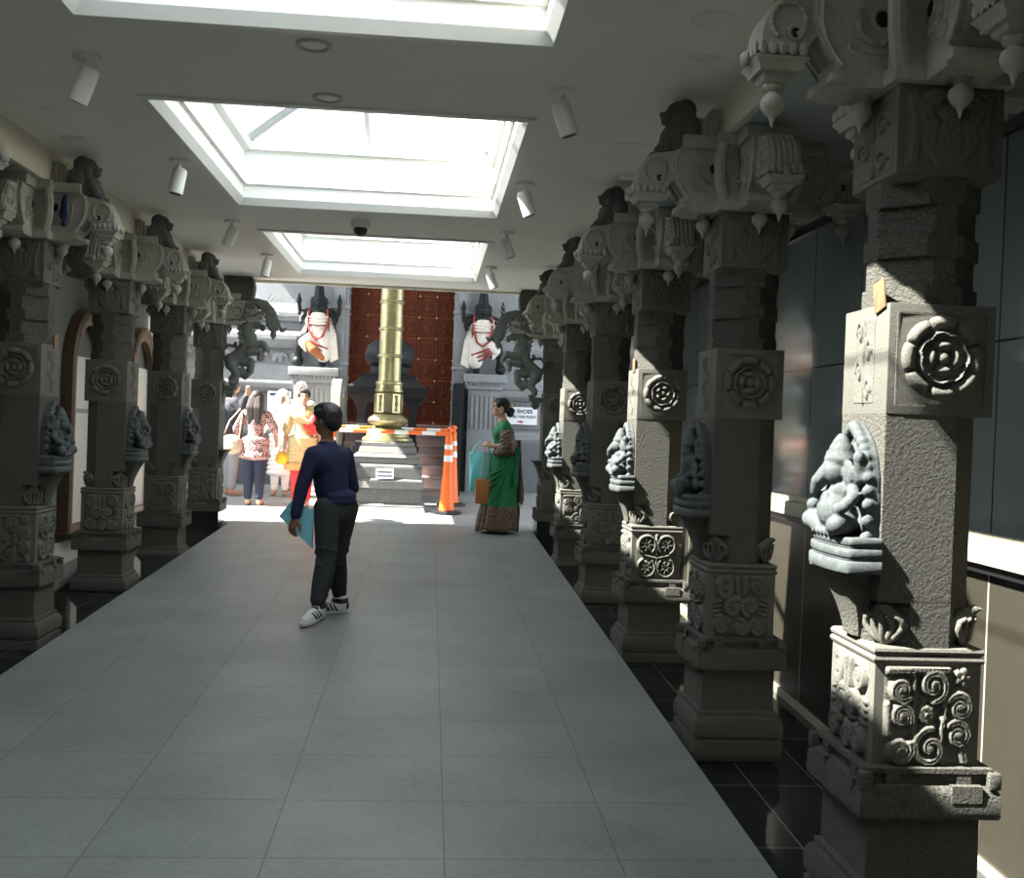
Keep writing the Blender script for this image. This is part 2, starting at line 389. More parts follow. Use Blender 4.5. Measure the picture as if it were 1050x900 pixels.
def me_relief(kinds, zc, hz, off, depth, hw):
    m = MB()
    for (n, u), H in zip(FACES, kinds):
        if H is None: continue
        hf(m, H, (n[0]*off, n[1]*off, zc), np.array(u)*hw, (0,0,hz), n, depth)
    return z_(m).mesh('scroll_relief', 60)
def me_shaft():
    m = MB(); stack(m, octa(.158,.10,.10), .99, 1.165); stack(m, octa(.158,0.002,.10), 1.16, 1.705)
    return z_(m).mesh('shaft', 25)
def leaf_mb(sx, sy):
    """a curled acanthus leaf standing in the cut corner"""
    m = MB(); d = Vector((sx, sy, 0)).normalized(); t = Vector((-d.y, d.x, 0))
    rings = []
    for i in range(15):
        q = i/14; z = 1.030 + .135*q - .02*q**6; out = .148 + .022*math.sin(q*PI) + .075*q**2.4; w = .070*(1-q**2.2)*(.75+.5*math.sin(PI*min(1,q*1.5))**.8) + .006
        ring = []
        for j in range(13):
            a = (j-6)/6; ring.append(d*(out - .050*a*a*(1-q*.5) + .005*math.cos(a*PI*5)*(1-q)) + t*(w*a) + Vector((0,0,z+.012*a*a*q)))
        ring += [d*(out - .020 - .052*a*a*(1-q*.5)) + t*(w*.9*a) + Vector((0,0,z-.003)) for a in [(6-j)/6 for j in range(13)]]
        rings.append(ring)
    m.loop(rings)
    for s in (-2, -1, 0, 1, 2):                                     # finger-like lobes fanning up from the foot
        m.tube([d*.165 + Vector((0,0,1.036)), d*(.182-.004*abs(s)) + t*(.016*s) + Vector((0,0,1.058)), d*(.186-.007*abs(s)) + t*(.027*s) + Vector((0,0,1.085)), d*(.194-.009*abs(s)) + t*(.026*s) + Vector((0,0,1.108)), d*(.206-.009*abs(s)) + t*(.018*s) + Vector((0,0,1.118))], [.010,.0105,.010,.009,.006], 6)
    return m
def me_leaf(sx, sy): return z_(leaf_mb(sx, sy)).mesh('acanthus_leaf', 70)
def me_ros_block():
    m = MB(); m.box(-.159,.159,-.159,.159,1.70,2.02,.003)
    for n, u in FACES[:2]:                                          # raised border line round the flower
        n, u = np.array(n), np.array(u)
        for z in (1.728, 1.992): m.prism([(-.132,-.003),(.132,-.003),(.132,.003),(-.132,.003)], n*.158+np.array((0,0,z)), u, (0,0,1), n*.004)
        for a in (-.132, .132): m.prism([(-.003,-.132),(.003,-.132),(.003,.132),(-.003,.132)], n*.158+u*a+np.array((0,0,1.86)), u, (0,0,1), n*.004)
    return z_(m).mesh('rosette_block', 25)
def me_rosette(n, u, petals=5, lobes=8):
    m = MB(); rosette(m, (n[0]*.159, n[1]*.159, 1.866), u, (0,0,1), n, .124, .027, lobes, petals)
    return z_(m).mesh('rosette', 50)
def me_notched():
    m = MB(); z = 2.018
    for c, h in ((.098,.055),(.118,.088),(.098,.06),(.118,.088),(.098,.085)):
        stack(m, octa(.1515 if c > .1 else .153, c, c), z, z+h+.001); z += h
    return z_(m).mesh('notched_shaft', 25)
def me_capital():
    m = MB(); m.sq([(.135,2.375),(.156,2.392),(.156,2.655)]); return z_(m).mesh('capital_block', 25)
def pendant_mb(c, s=1., square=False):
    m = MB()
    if square: m.sq([(.05*s,c[2]+.005),(.043*s,c[2]-.006),(.043*s,c[2]-.018),(.034*s,c[2]-.03),(.024*s,c[2]-.036)], c)
    k = c[2] - (.03*s if square else -.004)
    m.lathe([(.030*s,k),(.034*s,k-.008*s),(.030*s,k-.018*s),(.020*s,k-.024*s),(.020*s,k-.03*s),(.033*s,k-.04*s),(.037*s,k-.055*s),(.034*s,k-.07*s),(.024*s,k-.085*s),(.012*s,k-.095*s),(.008*s,k-.105*s),(.003*s,k-.125*s)], (c[0],c[1],0), 16)
    return m
ARM_T1 = [(.10,2.65),(.295,2.65),(.325,2.668),(.332,2.684),(.305,2.706),(.312,2.735),(.345,2.775),(.37,2.825),(.378,2.872),(.366,2.915),(.345,2.945),(.10,2.945)]
ARM_T2 = [(.33,2.80),(.352,2.812),(.386,2.782),(.402,2.752),(.416,2.735),(.53,2.735),(.536,2.775),(.530,2.82),(.512,2.862),(.484,2.897),(.448,2.918),(.405,2.926),(.33,2.935)]
def arm_mb():
    m = MB()
    m.prism(ARM_T1, (0,-.088,0), (1,0,0), (0,0,1), (0,.176,0))
    m.prism(ARM_T2, (0,-.066,0), (1,0,0), (0,0,1), (0,.132,0))
    m.box(.29,.338,-.095,.095,2.66,2.69,.006)                        # lip of the boat-shaped corbel
    m.sq([(.074,2.735),(.080,2.728),(.074,2.72),(.062,2.706),(.060,2.695)], (.475,0))   # crown plate under the outer scroll
    m.sq([(.066,2.775),(.078,2.742)], (.475,0))
    for sx in (-1,1):
        for k in range(5): m.ell((.415+.03*k, sx*.078, 2.752), (.014,.008,.02), None, 6, 5)
    for k in (-2,-1,0,1,2): m.ell((.552, .03*k, 2.756), (.009,.014,.022), None, 6, 5)
    m.ell((.562,0,2.742),(.018,.02,.022),None,8,6)
    for s in (-1, 1):
        y = s*.088
        # beaded scroll round a dark painted hole on the corbel, beaded S on the outer arm
        c1 = [(.20+.062*math.cos(a)*(1-.08*i/20)+.0, y, 2.842+.068*math.sin(a)*(1-.08*i/20)) for i, a in enumerate(np.linspace(2.2, 6.9, 22))]
        m.tube(c1, .011, 6); m.tube([(.205+.085*math.cos(a), y, 2.84+.092*math.sin(a)) for a in np.linspace(2.6, 6.6, 20)], .006, 5)
        for i in range(0, 22, 2): m.ell((c1[i][0], y+s*.008, c1[i][2]), .0085, None, 6, 4)
        m.tube([(.185+.03*math.cos(a), y, 2.85+.032*math.sin(a)) for a in np.linspace(0, 2*PI, 16)], .008, 6)
        m.tube([(.262+.02*math.cos(a), y, 2.765+.018*math.sin(a)) for a in np.linspace(-3, 3, 14)], .008, 6)
        y2 = s*.066
        c2 = [(.455+.055*math.cos(a)*(1-.15*i/20), y2, 2.838+.058*math.sin(a)*(1-.15*i/20)) for i, a in enumerate(np.linspace(-.9, 4.2, 22))]
        m.tube(c2, .010, 6)
        for i in range(0, 22, 2): m.ell((c2[i][0], y2+s*.007, c2[i][2]), .008, None, 6, 4)
        m.tube([(.436+.022*math.cos(a), y2, 2.802+.022*math.sin(a)) for a in np.linspace(0, 2*PI, 14)], .008, 6)
        m.tube([(.30,y,2.71),(.325,y,2.74),(.352,y,2.785),(.364,y,2.83),(.366,y,2.88),(.352,y,2.925)], .008, 6)
    for v in (-.05,-.025,0,.025,.05):                                # flutes down the outer face
        m.tube([(a, v, b) for a, b in ARM_T2[5:12]], .009, 6)
    for v in (-.06,0,.06): m.tube([(a, v, b) for a, b in ARM_T1[5:11]], .012, 6)
    return m
def eye_mb():
    m = MB()
    for s in (-1,1):
        m.lathe([(.024,-.001),(.024,.001)], (0,0,0), 14); 
    return m
def me_core():
    m = MB()
    m.sq([(.160,2.645),(.178,2.65),(.178,2.695),(.165,2.71),(.165,2.93),(.185,2.945),(.185,3.0)])
    m.box(-.34,.34,-.11,.11,2.938,3.0,.006); m.box(-.11,.11,-.34,.34,2.938,2.9995,.006)
    for sx in (-1,1):
        for sy in (-1,1):
            m.tube([(sx*.16,sy*.16,2.70),(sx*.185,sy*.185,2.78),(sx*.19,sy*.19,2.86),(sx*.17,sy*.17,2.94)], .026, 8)
    return z_(m).mesh('bracket_core', 25)
def lion_mb():
    """seated lion looking inward (-x), on top of the inner arm"""
    m = MB()
    m.ell((-.340,0,2.99),(.092,.088,.095)); m.ell((-.27,0,2.975),(.06,.075,.06)); m.ell((-.348,0,3.118),(.058,.062,.060)); m.ell((-.325,0,3.085),(.068,.088,.085)); m.ell((-.315,0,3.135),(.055,.07,.055))
    m.ell((-.398,0,3.10),(.030,.038,.032)); m.ell((-.405,0,3.08),(.022,.028,.015)); m.ell((-.424,0,3.114),(.013,.018,.011))
    for s in (-1,1):
        m.chain([(-.375,s*.052,3.02),(-.420,s*.054,2.945)],[.034,.027]); m.ell((-.435,s*.054,2.935),(.034,.026,.02))
        m.ell((-.385,s*.026,3.132),(.015,.014,.013)); m.ell((-.355,s*.062,3.075),(.028,.022,.05)); m.ell((-.30,s*.08,3.03),(.05,.03,.07))
    return m
def me_lion(): return z_(MB_m(fuse(lion_mb(), .006, 2))).mesh('lion_figure', 175)
def MB_m(me):
    m = MB(); m.add([v.co for v in me.vertices], [list(p.vertices) for p in me.polygons]); return m
def me_ribs():
    m = MB(); m.box(-.30,-.12,-.075,.075,2.935,3.085,.01)
    for k in range(7):
        x = -.285 + .026*k
        for s in (-1,1): m.tube([(x,s*.074,2.94),(x-.004,s*.082,2.99),(x,s*.080,3.05),(x+.006,s*.068,3.085)], .010, 6)
    for k in range(6): m.tube([(-.30,-.06+.024*k,2.94),(-.306,-.06+.024*k,3.03),(-.29,-.06+.024*k,3.085)], .010, 6)
    m.box(-.20,-.10,-.06,.06,3.08,3.14,.01)
    return z_(m).mesh('ribbed_mane_block', 40)
def me_corbel():
    m = MB(); rings = []
    for i in range(9):
        q = i/8; z = 1.04 + .20*q; pr = .158 + .02 + .075*q**1.6; w = .05 + .075*q**1.3
        rings.append([(-pr,-w*.7,z),(-pr+.012,-w,z),(-.15,-w,z),(-.15,w,z),(-pr+.012,w,z),(-pr,w*.7,z)])
    m.loop(rings); m.box(-.255,-.15,-.135,.135,1.228,1.24,.004)
    return z_(m).mesh('statue_corbel', 35)
PM = dict(base=me_base(), plinth=me_plinth(), ledge=me_ledge(), block=me_block(), shaft=me_shaft(), rb=me_ros_block(), notch=me_notched(), cap=me_capital(), core=me_core(),
          lion=me_lion(), ribs=me_ribs(), corbel=me_corbel())
LEAF = [me_leaf(sx, sy) for sx in (-1,1) for sy in (-1,1)]
REL = [me_relief(k, .838, .142, .1585, .021, .132) for k in ((HA,HC,HC,HV),(HB,HB,HA,HV),(HC,HA,HB,HV))]
CREL = [me_relief(k, 2.525, .118, .1562, .013, .135) for k in ((HK,HK,HV,HV),(HK2,HK2,HV,HV))]
SIDE = [me_relief(k, 1.86, .13, .1592, .009, .07) for k in ((None,None,HV,None),(None,None,None,HV))]
ROS = [[me_rosette(*FACES[i], petals=p, lobes=l) for i in (0,1)] for p, l in ((4,8),(5,10))]
ARM = arm_mb().mesh('bracket_arm', 35); PEN = [pendant_mb((.205,0,2.655), .95).mesh('inner_pendant', 60), pendant_mb((.475,0,2.700), 1., True).mesh('outer_pendant', 45)]
HOLE_SHADES = [MB().ell((x,s*y,z),(r,.006,r*1.08),None,12,6).mesh('hole_shade', 60) for s in (-1,1) for x, y, z, r in ((.185,.086,2.85,.024),(.436,.0645,2.802,.016))]  # black discs painting the shade inside the scroll holes

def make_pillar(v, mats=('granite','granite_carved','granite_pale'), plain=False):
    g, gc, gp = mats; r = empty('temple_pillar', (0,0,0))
    if not plain: part('plinth', PM['plinth'], 'black_plinth', r)
    if plain:
        bb = z_(MB().sq([(.19,.15),(.19,.56)])).mesh('black_base', 25); part('base', bb, 'black_plinth', r, label='black polished granite base')
    else: part('base', PM['base'], g, r)
    part('ledge', PM['ledge'], g, r)
    b = part('carved_block', PM['block'], gc, r); part('scroll_relief', REL[v % 3], gc, b)
    for k in range(4): part('acanthus_leaf', LEAF[k], gc, r)
    part('shaft', PM['shaft'], g, r)
    b = part('rosette_block', PM['rb'], gc, r)
    for q in ROS[v % 2]: part('rosette', q, gc, b)
    [part('leaf_relief', q, gc, b) for q in SIDE]
    part('notched_shaft', PM['notch'], g, r)
    b = part('capital_block', PM['cap'], gc, r); part('capital_relief', CREL[(v+1) % 2], gc, b)
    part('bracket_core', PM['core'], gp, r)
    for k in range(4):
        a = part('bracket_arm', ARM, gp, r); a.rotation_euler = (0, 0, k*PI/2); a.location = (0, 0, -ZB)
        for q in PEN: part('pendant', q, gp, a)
        for q in HOLE_SHADES: part('hole_shade', q, 'dark', a)
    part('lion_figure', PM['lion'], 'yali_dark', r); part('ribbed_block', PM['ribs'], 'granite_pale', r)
    part('corbel', PM['corbel'], g, r)
    return r

# two kinds of seated deity relief; local -x is the front, wall side at x = 0, z from 0
def idol_base():
    m = MB()
    for z0, z1, w, pr in ((0,.035,.155,.125),(.035,.045,.148,.115),(.045,.07,.152,.121),(.07,.08,.146,.113),(.08,.102,.15,.118)):
        rings = []
        for z in (z0, z0+.004, z1-.004, z1):
            e = 0 if z in (z0+.004, z1-.004) else .003
            rings.append([(0,-w+e,z),(-pr*.7,-w+e,z)] + [(-pr*.7-(pr*.3-e)*math.cos(a), (w-e)*math.sin(a), z) for a in np.linspace(-PI/2*.8, PI/2*.8, 9)] + [(-pr*.7,w-e,z),(0,w-e,z)])
        m.loop(rings)
    return m
def idol_mb(kind):
    m = MB(); T = lambda p, s: (p[0], p[1]*s, p[2])
    # pointed aureole slab
    out = [(-.125,.10),(-.132,.20),(-.125,.28),(-.105,.34),(-.07,.385),(-.03,.415),(0,.435),(.03,.415),(.07,.385),(.105,.34),(.125,.28),(.132,.20),(.125,.10)]
    m.prism(out, (-.03,0,0), (0,1,0), (0,0,1), (.03,0,0))
    for a, b in zip(out[:-1], out[1:]):
        for q in (0, .5):
            y, z = a[0]+(b[0]-a[0])*q, a[1]+(b[1]-a[1])*q
            m.ell((-.034, y*.93, .10+(z-.10)*.965), (.02,.016,.018), None, 8, 6)
    if kind == 0:                                                   # pot-bellied seated figure with trunk
        m.ell((-.075,0,.17),(.06,.068,.062)); m.ell((-.065,0,.225),(.045,.055,.05)); m.ell((-.085,0,.285),(.045,.044,.045))
        m.chain([(-.115,0,.285),(-.138,.008,.255),(-.140,.02,.225),(-.125,.04,.21)], [.022,.018,.014,.011])
        for s in (-1,1):
            m.ell((-.07,s*.062,.285),(.012,.03,.038)); m.chain([(-.05,s*.055,.25),(-.07,s*.10,.215),(-.10,s*.105,.185)],[.022,.019,.017]); m.ell((-.112,s*.10,.18),.02)
            m.chain([(-.045,s*.055,.255),(-.05,s*.098,.27),(-.06,s*.105,.315)],[.02,.016,.014]); m.ell((-.06,s*.105,.33),(.017,.017,.022))
            m.chain([(-.07,s*.05,.135),(-.115,s*.10,.135),(-.10,s*.03,.112)],[.036,.03,.022])
        m.lathe([(.046,.31),(.05,.325),(.038,.345),(.034,.36),(.02,.385),(.008,.40)],(-.07,0,0),14)
        m.ell((-.115,0,.20),(.012,.03,.03))
    else:                                                           # slimmer crowned figure, one leg folded, attendant heads
        m.ell((-.06,0,.155),(.05,.062,.045)); m.chain([(-.06,0,.16),(-.06,0,.245)],[.045,.05]); m.ell((-.075,0,.295),(.034,.032,.038))
        m.lathe([(.036,.315),(.04,.33),(.03,.355),(.018,.385),(.008,.41)],(-.065,0,0),14)
        for s in (-1,1):
            m.chain([(-.055,s*.05,.25),(-.06,s*.088,.205),(-.10,s*.06,.175)],[.02,.017,.015]); m.chain([(-.05,s*.05,.255),(-.05,s*.09,.275),(-.055,s*.085,.325)],[.018,.015,.013])
            m.ell((-.055,s*.085,.34),.017); m.ell((-.06,s*.105,.15),(.02,.018,.03)); m.ell((-.065,s*.105,.19),.016)
        m.chain([(-.07,.04,.14),(-.11,.095,.135),(-.105,.0,.12)],[.034,.028,.02]); m.chain([(-.07,-.04,.145),(-.12,-.06,.15),(-.122,-.055,.105)],[.034,.028,.02])
    for y in np.linspace(-.06,.06,5): m.ell((-.118,y,.105),(.012,.012,.012),None,8,6)
    return m
IDOL = [(idol_base().mesh('idol_pedestal', 40), fuse(idol_mb(k), .0048, 1, 'seated_deity')) for k in (0, 1)]
def make_idol(k, ped, fig):
    r = empty('deity_statue', (0,0,0)); part('pedestal', IDOL[k][0], ped, r); part('seated_figure', IDOL[k][1], fig, r); return r
# ------------------------------------------------------------------ placing the pillars
PX_R, PX_L = 1.46, -2.50; PY = [3.053 + 1.8*i for i in range(6)]
PROTO = [make_pillar(v) for v in range(3)]
END = make_pillar(2, ('granite_green','granite_green','granite_green'), plain=True)
used = set()
def put(src, loc, rz, key):
    o = src if key not in used else copy_tree(src); used.add(key); o.location = loc; o.rotation_euler = (0,0,rz); return o
RL = ['carved stone pillar nearest the viewer at the right, its left face in sunlight',
      'carved stone pillar in shade, right side of the walkway, second from the viewer',
      'carved stone pillar with sunlit left face, right side of the walkway, third from the viewer',
      'carved stone pillar in shade, right side of the walkway, fourth from the viewer',
      'carved stone pillar with sunlit left face, right side of the walkway, fifth from the viewer']
LL = ['carved pillar of the left row cut off by the picture edge, one bracket showing',
      'carved stone pillar at the left edge, bracket holding a blue cloth',
      'carved stone pillar between the two arched wooden windows, left row',
      'carved stone pillar of the left row just before the greenish end pillar',]
for i in range(5):
    p = put(PROTO[(0,2,1,2,0)[i]], (PX_R, PY[i], ZB), 0, (0,2,1,2,0)[i]); tag(p, RL[i], 'pillar', 'carved pillars along the right side', 'thing')
for i in range(1, 5):
    v = (0,1,2,0,1)[i]; p = put(PROTO[v], (PX_L, PY[i], ZB), PI, v); tag(p, LL[i-1], 'pillar', 'carved pillars along the left side', 'thing')

# greenish end pillars with a rearing yali under a long neck-shaped bracket
def me_neck():
    m = MB(); top = [(-.10,2.95),(-.35,2.95),(-.50,2.965),(-.62,2.94),(-.70,2.86),(-.75,2.74),(-.79,2.64)]
    bot = [(-.10,2.66),(-.33,2.70),(-.44,2.79),(-.53,2.845),(-.595,2.83),(-.615,2.74),(-.62,2.65)]
    for a, b in zip(top, bot): pass
    rings = []
    for k in range(31):
        q = k/30*6; i = min(5, int(q)); f = q-i
        a = np.array(top[i])*(1-f)+np.array(top[i+1])*f; b = np.array(bot[i])*(1-f)+np.array(bot[i+1])*f; w = .085 - .025*k/30
        rings.append([(a[0],-w*.7,a[1]),(a[0],w*.7,a[1]),((a[0]+b[0])/2,w,(a[1]+b[1])/2),(b[0],w*.8,b[1]),(b[0],-w*.8,b[1]),((a[0]+b[0])/2,-w,(a[1]+b[1])/2)])
    m.loop(rings)
    for s in (-1,1):
        m.tube([(-.48+.09*math.cos(a), s*.075, 2.83+.07*math.sin(a)) for a in np.linspace(-2,3.6,20)], .014, 6)
        m.tube([(-.30+.05*math.cos(a), s*.082, 2.80+.05*math.sin(a)) for a in np.linspace(-2,4,18)], .012, 6)
        m.tube([(-.20,s*.085,2.70),(-.35,s*.085,2.72),(-.46,s*.08,2.76),(-.56,s*.075,2.80),(-.64,s*.066,2.72),(-.68,s*.06,2.62)], .012, 6)
    m.lathe([(.06,2.675),(.062,2.64),(.05,2.61),(.03,2.60),(.036,2.57),(.03,2.54),(.012,2.52),(.004,2.50)], (-.70,0,0), 14)
    m.ell((-.80,0,2.62),(.035,.04,.028)); m.ell((-.83,0,2.635),(.02,.02,.014))
    return z_(m).mesh('neck_bracket', 40)
def me_head_block():
    m = MB(); m.loop([[(x,y,z) for x, y in ((-.10,-.09),(-.10,.09),(x0,.09),(x0,-.09))] for z, x0 in ((2.93,-.44),(3.0,-.47),(3.10,-.48),(3.19,-.46))])
    for k in range(6): m.tube([(-.14,s_*.092,2.96+.045*k) for s_ in (1,)] + [(-.46,.092,2.96+.045*k)], .012, 6); m.tube([(-.14,-.092,2.96+.045*k),(-.46,-.092,2.96+.045*k)], .012, 6)
    return z_(m).mesh('ribbed_head_block', 30)
def yali_mb():
    m = MB(); K = .80; C0, E0 = m.chain, m.ell
    m.chain = lambda p, r: C0(p, [x*K for x in r]); m.ell = lambda c, r, *a: E0(c, tuple(x*K for x in r) if hasattr(r,'__len__') else r*K, *a)
    m.chain([(-.25,0,2.25),(-.34,0,2.32),(-.42,0,2.42),(-.44,0,2.52)], [.105,.105,.115,.10])
    m.chain([(-.42,0,2.50),(-.40,0,2.60),(-.44,0,2.67)],[.095,.09,.078]); m.ell((-.50,0,2.665),(.085,.068,.066)); m.ell((-.57,0,2.645),(.048,.048,.04)); m.ell((-.58,0,2.61),(.034,.04,.02))
    m.ell((-.37,0,2.60),(.06,.07,.12)); m.ell((-.47,0,2.44),(.085,.09,.11))
    for s in (-1,1):
        m.ell((-.25,s*.055,2.22),(.095,.055,.11)); m.chain([(-.25,s*.065,2.20),(-.31,s*.068,2.10),(-.25,s*.065,2.04),(-.26,s*.065,2.0)],[.07,.048,.036,.034]); m.ell((-.29,s*.065,1.988),(.055,.034,.024))
        m.chain([(-.46,s*.07,2.42),(-.59,s*.07,2.46),(-.63,s*.066,2.40)],[.055,.042,.034]); m.chain([(-.44,s*.07,2.35),(-.57,s*.07,2.36),(-.56,s*.066,2.28)],[.052,.04,.034]); m.ell((-.64,s*.066,2.385),.036)
        m.ell((-.44,s*.055,2.735),(.022,.015,.03)); m.ell((-.535,s*.04,2.695),.017)
        for k in range(5): m.ell((-.35+.008*k, s*.075, 2.46+.05*k),(.036,.022,.03),None,8,6)
    m.chain([(-.17,0,2.26),(-.15,0,2.36),(-.20,0,2.43),(-.28,0,2.41),(-.28,0,2.45)],[.024,.02,.019,.019,.024])
    m.chain([(-.34,0,2.24),(-.46,0,2.24),(-.46,0,2.14),(-.40,0,2.06)],[.06,.06,.05,.035]); m.ell((-.36,0,2.12),(.09,.06,.07))
    return m
NECK, HEADB = me_neck(), me_head_block(); YALI = z_(MB_m(fuse(yali_mb(), .009, 2))).mesh('yali', 175)
YC = z_(MB().sq([(.02,1.83),(.03,1.845),(.045,1.87),(.05,1.885),(.045,1.895),(.045,1.91),(.075,1.925),(.08,1.955),(.07,1.97)], (-.24,0))).mesh('yali_corbel', 35)
SPK = MB()
for k in range(8):
    q = k/7; x, z = -.60-.16*q, 2.905-.20*q**1.3; a = D(118+58*q); SPK.tube([(x+.01, 0, z-.005), (x+.13*math.cos(a), (-1)**k*.025, z+.13*math.sin(a))], .0032, 5)
SPK = z_(SPK).mesh('bird_spikes', 60)
for o in list(END.children):
    if o.name.startswith(('lion_figure','ribbed_block')): bpy.data.objects.remove(o)
part('neck_bracket', NECK, 'granite_green', END); part('ribbed_head_block', HEADB, 'yali_dark', END); part('rearing_yali', YALI, 'granite_green', END)
part('yali_corbel', YC, 'granite_green', END); part('bird_spikes', SPK, 'grey', END, label='thin anti-bird spikes')
e0 = put(END, (PX_R, PY[5], ZB), 0, 'e'); tag(e0, 'greenish end pillar with rearing lion bracket behind the woman in the green sari', 'pillar', 'end pillars of the walkway', 'thing')
e1 = put(END, (PX_L, PY[5], ZB), PI, 'e'); tag(e1, 'greenish end pillar with rearing lion bracket next to the woman in speckled tunic', 'pillar', 'end pillars of the walkway', 'thing')

# deity statues on the inner faces
IL = ['small seated deity statue in bright sunlight on the nearest pillar, right side', 'dark blue-grey deity statue on the shaded second pillar, right side',
      'small seated deity statue in sunlight on the third pillar, right side', 'dark deity statue on the shaded fourth pillar, right side',
      'small sunlit deity statue on the fifth pillar, right side beyond the dark one']
LI = ['dark deity statue on the pillar at the left edge with the blue cloth', 'dark deity statue on the left pillar between the two arched windows', 'dark deity statue on the left pillar beside the greenish end pillar']
IP = [make_idol(0, 'idol_stone', 'idol_stone'), make_idol(1, 'idol_stone', 'idol_stone')]
for i in range(5):
    k = i % 2; o = put(IP[k], (PX_R-.1585, PY[i]-(.02 if k == 0 else 0), 1.2405), 0, ('i',k)); tag(o, IL[i], 'statue', 'deity statues on the pillars')
for i in range(2, 5):
    o = put(IP[0], (PX_L+.1585, PY[i], 1.2405), PI, ('i',0)); tag(o, LI[i-2], 'statue', 'deity statues on the pillars')

# little wooden plaques stuck on the pillars
PLQ = MB().box(-.006,0,-.035,.035,-.045,.045,.002).mesh('plaque', 30); pq = None
for x, y, z, rx, rz, lab in ((PX_R-.160, PY[0]-.095, 2.045, D(-14), 0, 'small brown wooden plaque on the nearest pillar above the sunlit statue'),
                             (PX_R-.160, PY[2]-.03, 2.045, D(-5), 0, 'small brown plaque on the third pillar of the right row'),
                             (PX_L+.160, PY[2]+.07, 2.045, 0, PI, 'small brown plaque on the pillar at the left edge'),
                             (PX_L+.160, PY[3]+.02, 2.045, 0, PI, 'small brown plaque on the left pillar between the arched windows')):
    o = link('wooden_plaque', PLQ, 'plaque', None, (x, y, z)); o.rotation_euler = (rx, 0, rz); tag(o, lab, 'plaque', 'wooden plaques on the pillars')
m = MB()
for k in range(3):
    m.tube([(.0+.008*k,-.01*k,.10),(.015*math.sin(k),-.012*k-.01,.05),(.01*k-.01,-.01,-.02),(.012-.012*k,.006*k,-.085)], [.010,.015,.017,.008], 8)
o = link('blue_cloth', fuse(m, .005, 2, 'blue_cloth'), 'blue_cloth', None, (-2.25, PY[2]-.115, 2.82)); tag(o, 'crumpled blue cloth tucked in the bracket of the pillar at the left edge', 'cloth')
# ------------------------------------------------------------------ the setting
S = .0336; WL, WR = -2.235, 1.245; XL, XR = -3.2, 2.05; YE = 12.2; Y0 = -4.0
def ramp(mb, x0, x1, y0, y1, z0, s, t=.12):
    a, b = z0+s*y0, z0+s*y1
    return mb.add([(x0,y0,a-t),(x1,y0,a-t),(x1,y1,b-t),(x0,y1,b-t),(x0,y0,a),(x1,y0,a),(x1,y1,b),(x0,y1,b)], [(0,3,2,1),(4,5,6,7),(0,1,5,4),(1,2,6,5),(2,3,7,6),(3,0,4,7)])
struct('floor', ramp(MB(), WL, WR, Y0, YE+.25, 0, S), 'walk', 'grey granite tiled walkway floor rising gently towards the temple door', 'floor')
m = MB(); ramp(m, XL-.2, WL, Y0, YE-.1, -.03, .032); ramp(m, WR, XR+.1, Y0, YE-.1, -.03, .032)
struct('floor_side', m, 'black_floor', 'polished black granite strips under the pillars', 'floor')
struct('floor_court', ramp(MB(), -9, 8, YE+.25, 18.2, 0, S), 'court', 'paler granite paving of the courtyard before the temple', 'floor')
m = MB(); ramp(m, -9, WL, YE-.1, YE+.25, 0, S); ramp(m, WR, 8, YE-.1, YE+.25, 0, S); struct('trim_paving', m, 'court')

SKX = (-1.455, .445); SKY = [(5.365-3.6*k, 7.87-3.6*k) for k in (2, 1, 0)] + [(8.98, 11.45)]
CZ, SZ = 3.2, 3.0; BL, BR = -2.35, 1.31
m = MB()
m.box(BL, SKX[0], Y0, YE, CZ, CZ+.25); m.box(SKX[1], BR, Y0, YE, CZ, CZ+.25)
ys = [Y0] + [y for p in SKY for y in p] + [YE]
for a, b in zip(ys[0::2], ys[1::2]): m.box(SKX[0], SKX[1], a, b, CZ, CZ+.25)
struct('ceiling', m, 'ceiling', 'off-white painted ceiling with three skylight openings', 'ceiling')
m = MB(); m.box(BL-.03, BL, Y0, YE, SZ, CZ+.25); m.box(BR, BR+.03, Y0, YE, SZ, CZ+.25)
m.box(BL-.03, BR+.03, YE, YE+.05, CZ-.03, CZ+.45)
struct('trim_beams', m, 'beam', 'cream painted beam faces along the ceiling edges', 'beam')
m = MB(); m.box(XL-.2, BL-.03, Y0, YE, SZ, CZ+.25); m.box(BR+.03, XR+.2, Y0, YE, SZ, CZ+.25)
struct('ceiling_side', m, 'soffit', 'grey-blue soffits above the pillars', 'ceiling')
# unseen upstand added left of the skylights to trim the sun patches
struct('wall_sun_blocker', MB().box(SKX[0]-.35, SKX[0]-.15, Y0, YE, CZ+.25, 4.36), 'wall_pale')

